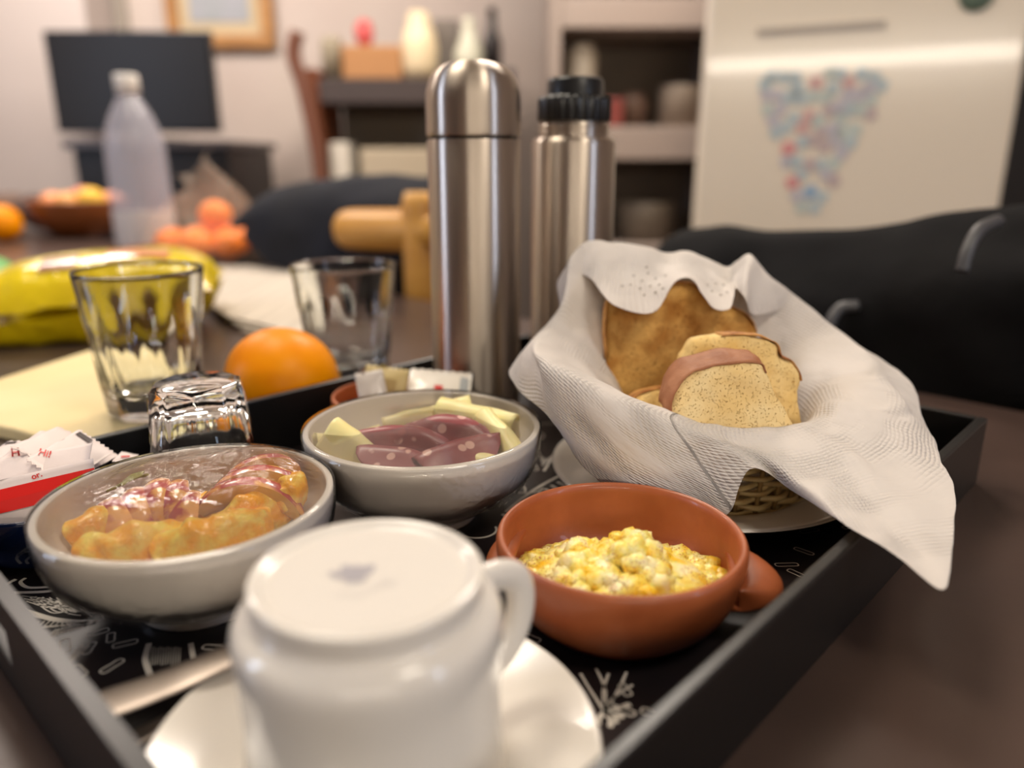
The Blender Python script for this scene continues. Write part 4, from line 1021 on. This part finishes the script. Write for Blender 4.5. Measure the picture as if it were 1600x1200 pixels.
item('white_vase', lathe([(.0002, .486), (.03, .486), (.052, .52), (.055, .58), (.03, .64), (.02, .68), (.024, .70), (.0002, .70)], (-.160, 3.10, 0), 24), mat('vase_white', rgb(206, 204, 184), .4), 'pale vase on the bookcase just above the near flask', 'vase')
item('dark_bottle', lathe([(.0002, .486), (.035, .486), (.036, .62), (.018, .67), (.016, .74), (.0002, .74)], (-.075, 3.13, 0), 20), mat('bottle_dark', rgb(38, 32, 32), .3), 'dark bottle at the right end of the bookcase top', 'bottle')
item('grey_appliance', box(-.255, 3.25, .60, .10, .14, .225), mat('appliance_grey', rgb(120, 112, 106), .4), 'grey upright appliance behind the vase on the bookcase', 'appliance', smooth=False, bevel=.012)
# shelf unit beside fridge
su = thing('shelf_unit', (.36, 2.75, -.75), 'tall grey-brown shelf unit with dark compartments beside the refrigerator', 'shelf')
gr = mat('unit_grey', rgb(150, 136, 128), .45); dk = mat('unit_dark', rgb(128, 116, 104), .6, c2=rgb(108, 98, 88), scale=5)
bx('side_panel', .115, .15, 2.55, 2.95, -.75, 1.5, gr, su); bx('side_panel', .645, .68, 2.55, 2.95, -.75, 1.5, gr, su); bx('back_panel', .151, .644, 2.93, 2.945, -.75, 1.5, dk, su)
for z, h in ((.585, .085), (.20, .10), (-.10, .03), (-.45, .03), (1.0, .04)): bx('shelf', .151, .644, 2.55, 2.93, z, z+h, gr, su)
item('storage_tin', lathe([(.0002, .3002), (.07, .3002), (.07, .42), (.066, .43), (.0002, .43)], (.55, 2.68, 0), 24), mat('tin_grey', rgb(136, 122, 108), .5), 'grey tin on the shelf left of the refrigerator', 'tin')
item('brown_jar', lathe([(.0002, .3002), (.05, .3002), (.055, .38), (.04, .41), (.0002, .41)], (.40, 2.70, 0), 24), mat('jar_dim', rgb(96, 74, 62), .5), 'brown jar on the shelf behind the black stopper', 'jar')
item('glass_column', lathe([(.0002, .3002), (.045, .3002), (.045, .52), (.03, .55), (.0002, .55)], (.225, 2.64, 0), 24), mat('column_pale', rgb(168, 158, 144), .5), 'pale tall canister on the shelf left of the black stopper', 'canister')
item('red_packet', box(.325, 2.62, .345, .06, .05, .085), mat('packet_red', rgb(120, 52, 46), .5), 'small dark red packet on the shelf behind the flask', 'packet', smooth=False, bevel=.004)
item('grey_pot', lathe([(.0002, -.0698), (.09, -.0698), (.10, .05), (.095, .06), (.0002, .065)], (.46, 2.70, 0), 24), mat('pot_dim', rgb(112, 102, 90), .45), 'grey pot on the lower shelf left of the refrigerator', 'pot')
# refrigerator
fr = thing('refrigerator', (.76, 2.1, -.75), 'cream white refrigerator decorated with a heart of coloured tiles', 'refrigerator')
fw = mat('fridge_white', rgb(234, 220, 200), .16, coat=.3)
FA = math.radians(-14); fx, fy = Vector((math.cos(FA), math.sin(FA), 0)), Vector((-math.sin(FA), math.cos(FA), 0)); F0 = Vector((.400, 1.735, 0)); FWD = .605
def fb_(name, a0, a1, b0, b1, z0, z1, m, par, bev=.006, **k):
    c = F0+fx*((a0+a1)/2)+fy*((b0+b1)/2); return mesh(name, box(c.x, c.y, (z0+z1)/2, a1-a0, b1-b0, z1-z0, fx, fy), m, par, smooth=False, bevel=bev, **k)
fb_('cabinet', .01, FWD-.01, .075, .66, -.72, .98, fw, fr); fb_('door', 0, FWD, 0, .07, -.68, .60, fw, fr, .012)
fd = fb_('freezer_door', 0, FWD, 0, .07, .612, .97, fw, fr, .012); fb_('base_grille', .02, FWD-.02, .03, .07, -.745, -.69, blk, fr)
mesh('handle', tube([F0+fx*.56+Vector((0, 0, z))-fy*(.03 if 0 < i < 3 else 0) for i, z in enumerate((.66, .68, .82, .84))], .010, 8), cutlery_m, fd)
ss = mesh('handle_shadow_strip', box(*(F0+fx*.225-fy*.004+Vector((0, 0, .455))), .24, .006, .012, (fx+Vector((0, 0, .03))).normalized(), fy), mat('strip_grey', rgb(180, 168, 156), .4), None, smooth=False, label='grey slanting strip of handle shadow near the top of the refrigerator', cat='magnet')  # raised grey strip stands in for the handle's cast shadow
mesh('green_magnet', lathe([(.0002, 0), (.03, 0), (.032, .004), (.03, .008), (.0002, .008)], (0, 0, 0), 24)[0:2] and xf(lathe([(.0002, 0), (.03, 0), (.032, .004), (.03, .008), (.0002, .008)], (0, 0, 0), 24),
     Matrix.Translation(F0+fx*.50-fy*.0005+Vector((0, 0, .505))) @ Matrix.Rotation(FA, 4, 'Z') @ Matrix.Rotation(PI/2, 4, 'X')), mat('magnet_green', rgb(96, 112, 96), .5), None,
     label='round dark green magnet at the top right of the refrigerator', cat='magnet')
ht = thing('heart_decal', F0+fx*.32-fy*.0005+Vector((0, 0, .1)), 'heart made of small pale blue and pink tiles on the refrigerator door', 'decoration')
rnd = random.Random(5)
tiles = {'blue': mat('tile_blue', rgb(186, 198, 200), .5), 'pink': mat('tile_pink', rgb(214, 172, 166), .5), 'grey': mat('tile_grey', rgb(196, 190, 196), .5), 'mint': mat('tile_mint', rgb(194, 202, 194), .5),
         'red': mat('tile_red', rgb(220, 150, 148), .5), 'deep': mat('tile_deep_blue', rgb(150, 176, 200), .5), 'mauve': mat('tile_mauve', rgb(196, 176, 174), .5)}
def on_fridge(px, py):
    r_ = ray(px, py); n_ = fy; o_ = Vector((0, 0, CAMH)); t = (F0-o_).dot(n_)/r_.dot(n_); return o_+r_*t
fixed = {(1232, 232): 'red', (1238, 285): 'red', (1266, 300): 'deep', (1288, 228): 'mauve', (1264, 182): 'pink', (1326, 130): 'pink', (1275, 130): 'pink', (1360, 178): 'mauve', (1302, 282): 'mauve', (1254, 200): 'pink'}
pts_ = list(fixed)
for py in range(118, 330, 17):
    f_ = (py-118)/205; xl = 1192+62*f_**1.3; xr = 1390-115*f_**.9
    if py < 125: xl, xr = 1205, 1372
    x = xl
    while x < xr:
        q = (x+rnd.uniform(-3, 3), py+rnd.uniform(-4, 4))
        if all(math.hypot(q[0]-a, q[1]-b) > 15 for a, b in pts_): pts_.append(q)
        x += 18
for q in pts_:
    p = on_fridge(*q)-fy*.0012; kd = fixed.get(q) or rnd.choice(['blue', 'blue', 'mint', 'mint', 'grey', 'grey', 'mauve' if rnd.random() < .3 else 'blue'])
    a = rnd.uniform(-.5, .5); e1 = (fx*math.cos(a)+Vector((0, 0, math.sin(a)))).normalized(); e3 = e1.cross(fy); w = rnd.uniform(.011, .0135)
    V = [p+e1*(sx*w*kx)+e3*(sz*w*kz)+fy*dy for dy in (0, -.002) for sx, kx, sz, kz in ((-1, .7, -1, 1), (1, .7, -1, 1), (1, 1, -1, .7), (1, 1, 1, .7), (1, .7, 1, 1), (-1, .7, 1, 1), (-1, 1, 1, .7), (-1, 1, -1, .7))]
    mesh('tile', (V, [tuple(range(8)), tuple(range(15, 7, -1))]+[(i, (i+1) % 8, 8+(i+1) % 8, 8+i) for i in range(8)]), tiles[kd], ht, smooth=False)
# dark doorway on the right
structure('door_1', box(1.62, 2.35, .15, .80, .05, 1.8), mat('dark_door', rgb(34, 30, 27), .5))
# chairs
chair_w = mat('yellow_wood', rgb(204, 150, 70), .4, c2=rgb(186, 132, 58), scale=6, stretch=(1, 1, 6))
def chair(u, v, label, rails=((.02, .09), (-.12, -.06)), top=.13):
    t = thing('dining_chair', UV(u, v, -.75), label, 'chair', 'wooden chairs along the table')
    for dv in (-.19, .19):
        mesh('back_post', tube(spline([UV(u+.02, v+dv, -.749), UV(u, v+dv, -.3), UV(u+.03, v+dv, -.05), UV(u+.05, v+dv, top)], 4), .020, 10), chair_w, t)
        mesh('leg', tube([UV(u-.36, v+dv, -.749), UV(u-.36, v+dv, -.33)], .018, 8), chair_w, t)
    for z0, z1 in rails: mesh('back_rail', ubox(u+.022, u+.050, v-.17, v+.17, z0, z1), chair_w, t, smooth=False, bevel=.008)
    mesh('seat', ubox(u-.39, u+.0, v-.21, v+.21, -.33, -.295), chair_w, t, smooth=False, bevel=.01)
chair(.86, .27, 'wooden chair hidden under the black jacket behind the bread basket', top=.06, rails=((-.02, .04), (-.12, -.06)))
# chair on the left with thick rounded rail
lc = thing('dining_chair', (-.10, 1.30, -.75), 'yellow wooden chair with thick rounded rail left of the flasks', 'chair', 'wooden chairs along the table')
a_, b_ = D(540, 358, 1.34), D(720, 362, 1.20)
mesh('back_rail', tube([a_.lerp(b_, t) for t in (-.02, .0, .06, .5, 1)], lambda t: [.026, .034, .036, .036, .036][min(4, int(t*4.01))], 12, flat=1.0), chair_w, lc, sub=1)
pp = D(652, 300, 1.235)
mesh('back_post', tube([Vector((pp.x, pp.y, z)) for z in (-.749, -.3, .0, pp.z-.02, pp.z+.0)], lambda t: .026 if t < .95 else .02, 12), chair_w, lc)
q_ = D(545, 340, 1.36); mesh('back_post', tube([Vector((q_.x, q_.y, z)) for z in (-.749, -.3, -.02)], .024, 12), chair_w, lc)
mesh('seat', box((pp.x+q_.x)/2-.05, 1.10, -.32, .40, .36, .035), chair_w, lc, smooth=False, bevel=.01)
for dx in (-.16, .13): mesh('leg', tube([((pp.x+q_.x)/2-.05+dx, .96, -.749), ((pp.x+q_.x)/2-.05+dx, .96, -.338)], .018, 8), chair_w, lc)
# jackets
def cloth(rows, m, label, seed=0, jit=.010, js=7, th=.012, name='jacket'):
    vf, uv_ = gridmesh(rows, 8, 8)
    V = [p+noise.noise_vector(p*js+Vector((seed, 0, 0)))*jit+noise.noise_vector(p*js*2.6+Vector((seed, 3, 0)))*jit*.45 for p in vf[0]]
    return mesh(name, (V, vf[1]), m, None, label=label, cat='jacket', solid=th)
jb = mat('black_jacket', rgb(18, 17, 19), .9, c2=rgb(11, 10, 11), scale=6, spec=.2, bump=.3, bscale=40, bdist=.004)
jn = mat('navy_jacket', rgb(20, 24, 38), .9, c2=rgb(13, 15, 24), scale=6, bump=.3, bscale=40, bdist=.004)
rows = []
for px, pyt, Y, pyb in [(1010, 430, .97, 600), (1040, 384, .94, 610), (1130, 376, .89, 620), (1250, 372, .83, 625), (1370, 366, .78, 625), (1480, 352, .73, 622), (1600, 338, .69, 618), (1760, 340, .64, 610)]:
    tp = D(px, pyt, Y); h = UA
    rows.append([tp+h*.11+Vector((0, 0, -.30)), tp+h*.10+Vector((0, 0, -.12)), tp+h*.05+Vector((0, 0, -.01)), tp+h*.02+Vector((0, 0, .002)), tp-h*.02+Vector((0, 0, -.03)), D(px, (pyt+pyb)/2, Y-.055), D(px, pyb, Y-.05)])
jk = cloth(rows, jb, 'black jacket draped over the chair behind the bread basket', seed=2, jit=.012)
pg = mat('grey_piping', rgb(70, 69, 72), .4)
for pts in ([(1560, 345, .66), (1530, 360, .645), (1512, 392, .635), (1503, 425, .63)], [(1340, 478, .735), (1312, 482, .735), (1297, 505, .73), (1290, 530, .73)]):
    mesh('sleeve_piping', tube(spline([D(*p) for p in pts], 5), .0055, 8), pg, jk, label='grey shiny piping')
rows = []
for px, pyt, Y, pyb in [(385, 330, 1.55, 372), (420, 300, 1.50, 410), (500, 288, 1.45, 425), (580, 284, 1.40, 420), (640, 286, 1.36, 415), (700, 290, 1.33, 410)]:
    tp = D(px, pyt, Y); h = UA
    rows.append([tp+h*.10+Vector((0, 0, -.30)), tp+h*.10+Vector((0, 0, -.12)), tp+h*.05+Vector((0, 0, -.01)), tp+h*.02, tp-h*.03+Vector((0, 0, -.03)), D(px, (pyt+pyb)/2, Y-.06), D(px, pyb, Y-.06)])
cloth(rows, jn, 'dark navy jacket over the chair behind the yellow wooden rail', seed=8)

# ------------------------------------------------------------ dark discs painted as shade in the lace holes, napkin's back edge
from mathutils.bvhtree import BVHTree
nap = bpy.data.objects['paper_napkin']; nloc = nap.location.copy()
tree = BVHTree.FromPolygons([v.co+nloc for v in nap.data.vertices], [tuple(p.vertices) for p in nap.data.polygons])
hv = []
for px, py in [(990, 432), (1003, 440), (1012, 428), (1024, 436), (1000, 452), (1016, 448), (1030, 446), (1040, 432), (1006, 462), (1024, 458), (1036, 452), (972, 448), (985, 446), (1010, 418),
               (1105, 446), (1118, 444), (1130, 446), (1126, 462), (1112, 456), (1136, 458)]:
    rd = ray(px, py).normalized(); hit, nr, ix, ds = tree.ray_cast(Vector((0, 0, CAMH)), rd)
    if hit is None: continue
    if nr.dot(rd) > 0: nr = -nr
    nr.normalize(); e1 = nr.orthogonal().normalized(); e2 = nr.cross(e1); R_ = .0011; k = len(hv)*0
    hv.append(([hit+nr*.0006+(e1*math.cos(2*PI*i/8)+e2*.6*math.sin(2*PI*i/8))*R_ for i in range(8)], [tuple(range(8))]))
mesh('lace_hole_shade', join(*hv), mat('lace_shadow', rgb(128, 116, 100), .9), nap, smooth=False, kind='stuff')

# ------------------------------------------------------------ red lettering printed on the sachets
cand = []
for o in list(bpy.data.objects):
    if o.name.startswith('wrapper') and o.parent and o.parent.get('group') == SGp:
        off = o.parent.location+o.location
        cand.append((o.parent, BVHTree.FromPolygons([v.co+off for v in o.data.vertices], [tuple(p.vertices) for p in o.data.polygons])))
def hit_px(px, py):
    best = None; rd = ray(px, py).normalized(); o_ = Vector((0, 0, CAMH))
    for root, t in cand:
        h, n_, i_, d_ = t.ray_cast(o_, rd)
        if h is not None and (best is None or d_ < best[2]): best = (root, h-rd*.0008, d_)
    return best
for txt, cx, cy, size, ang in (('H', 24, 707, 21, .12), ('Hi!', 70, 708, 17, -.30), ('or.', 57, 743, 15, .40)):
    V2, F2 = text_vf(txt, size, Matrix.Rotation(ang, 4, 'Z')); b0 = hit_px(cx, cy)
    if not b0: continue
    out = []
    for p in V2:
        b = hit_px(cx+p.x, cy-p.y*.85); out.append(b[1] if b and abs(b[2]-b0[2]) < .02 else None)
    F3 = [f for f in F2 if all(out[i] is not None for i in f)]
    if F3: mesh('red_letters', ([p if p is not None else b0[1] for p in out], F3), red_ink, b0[0], smooth=False)
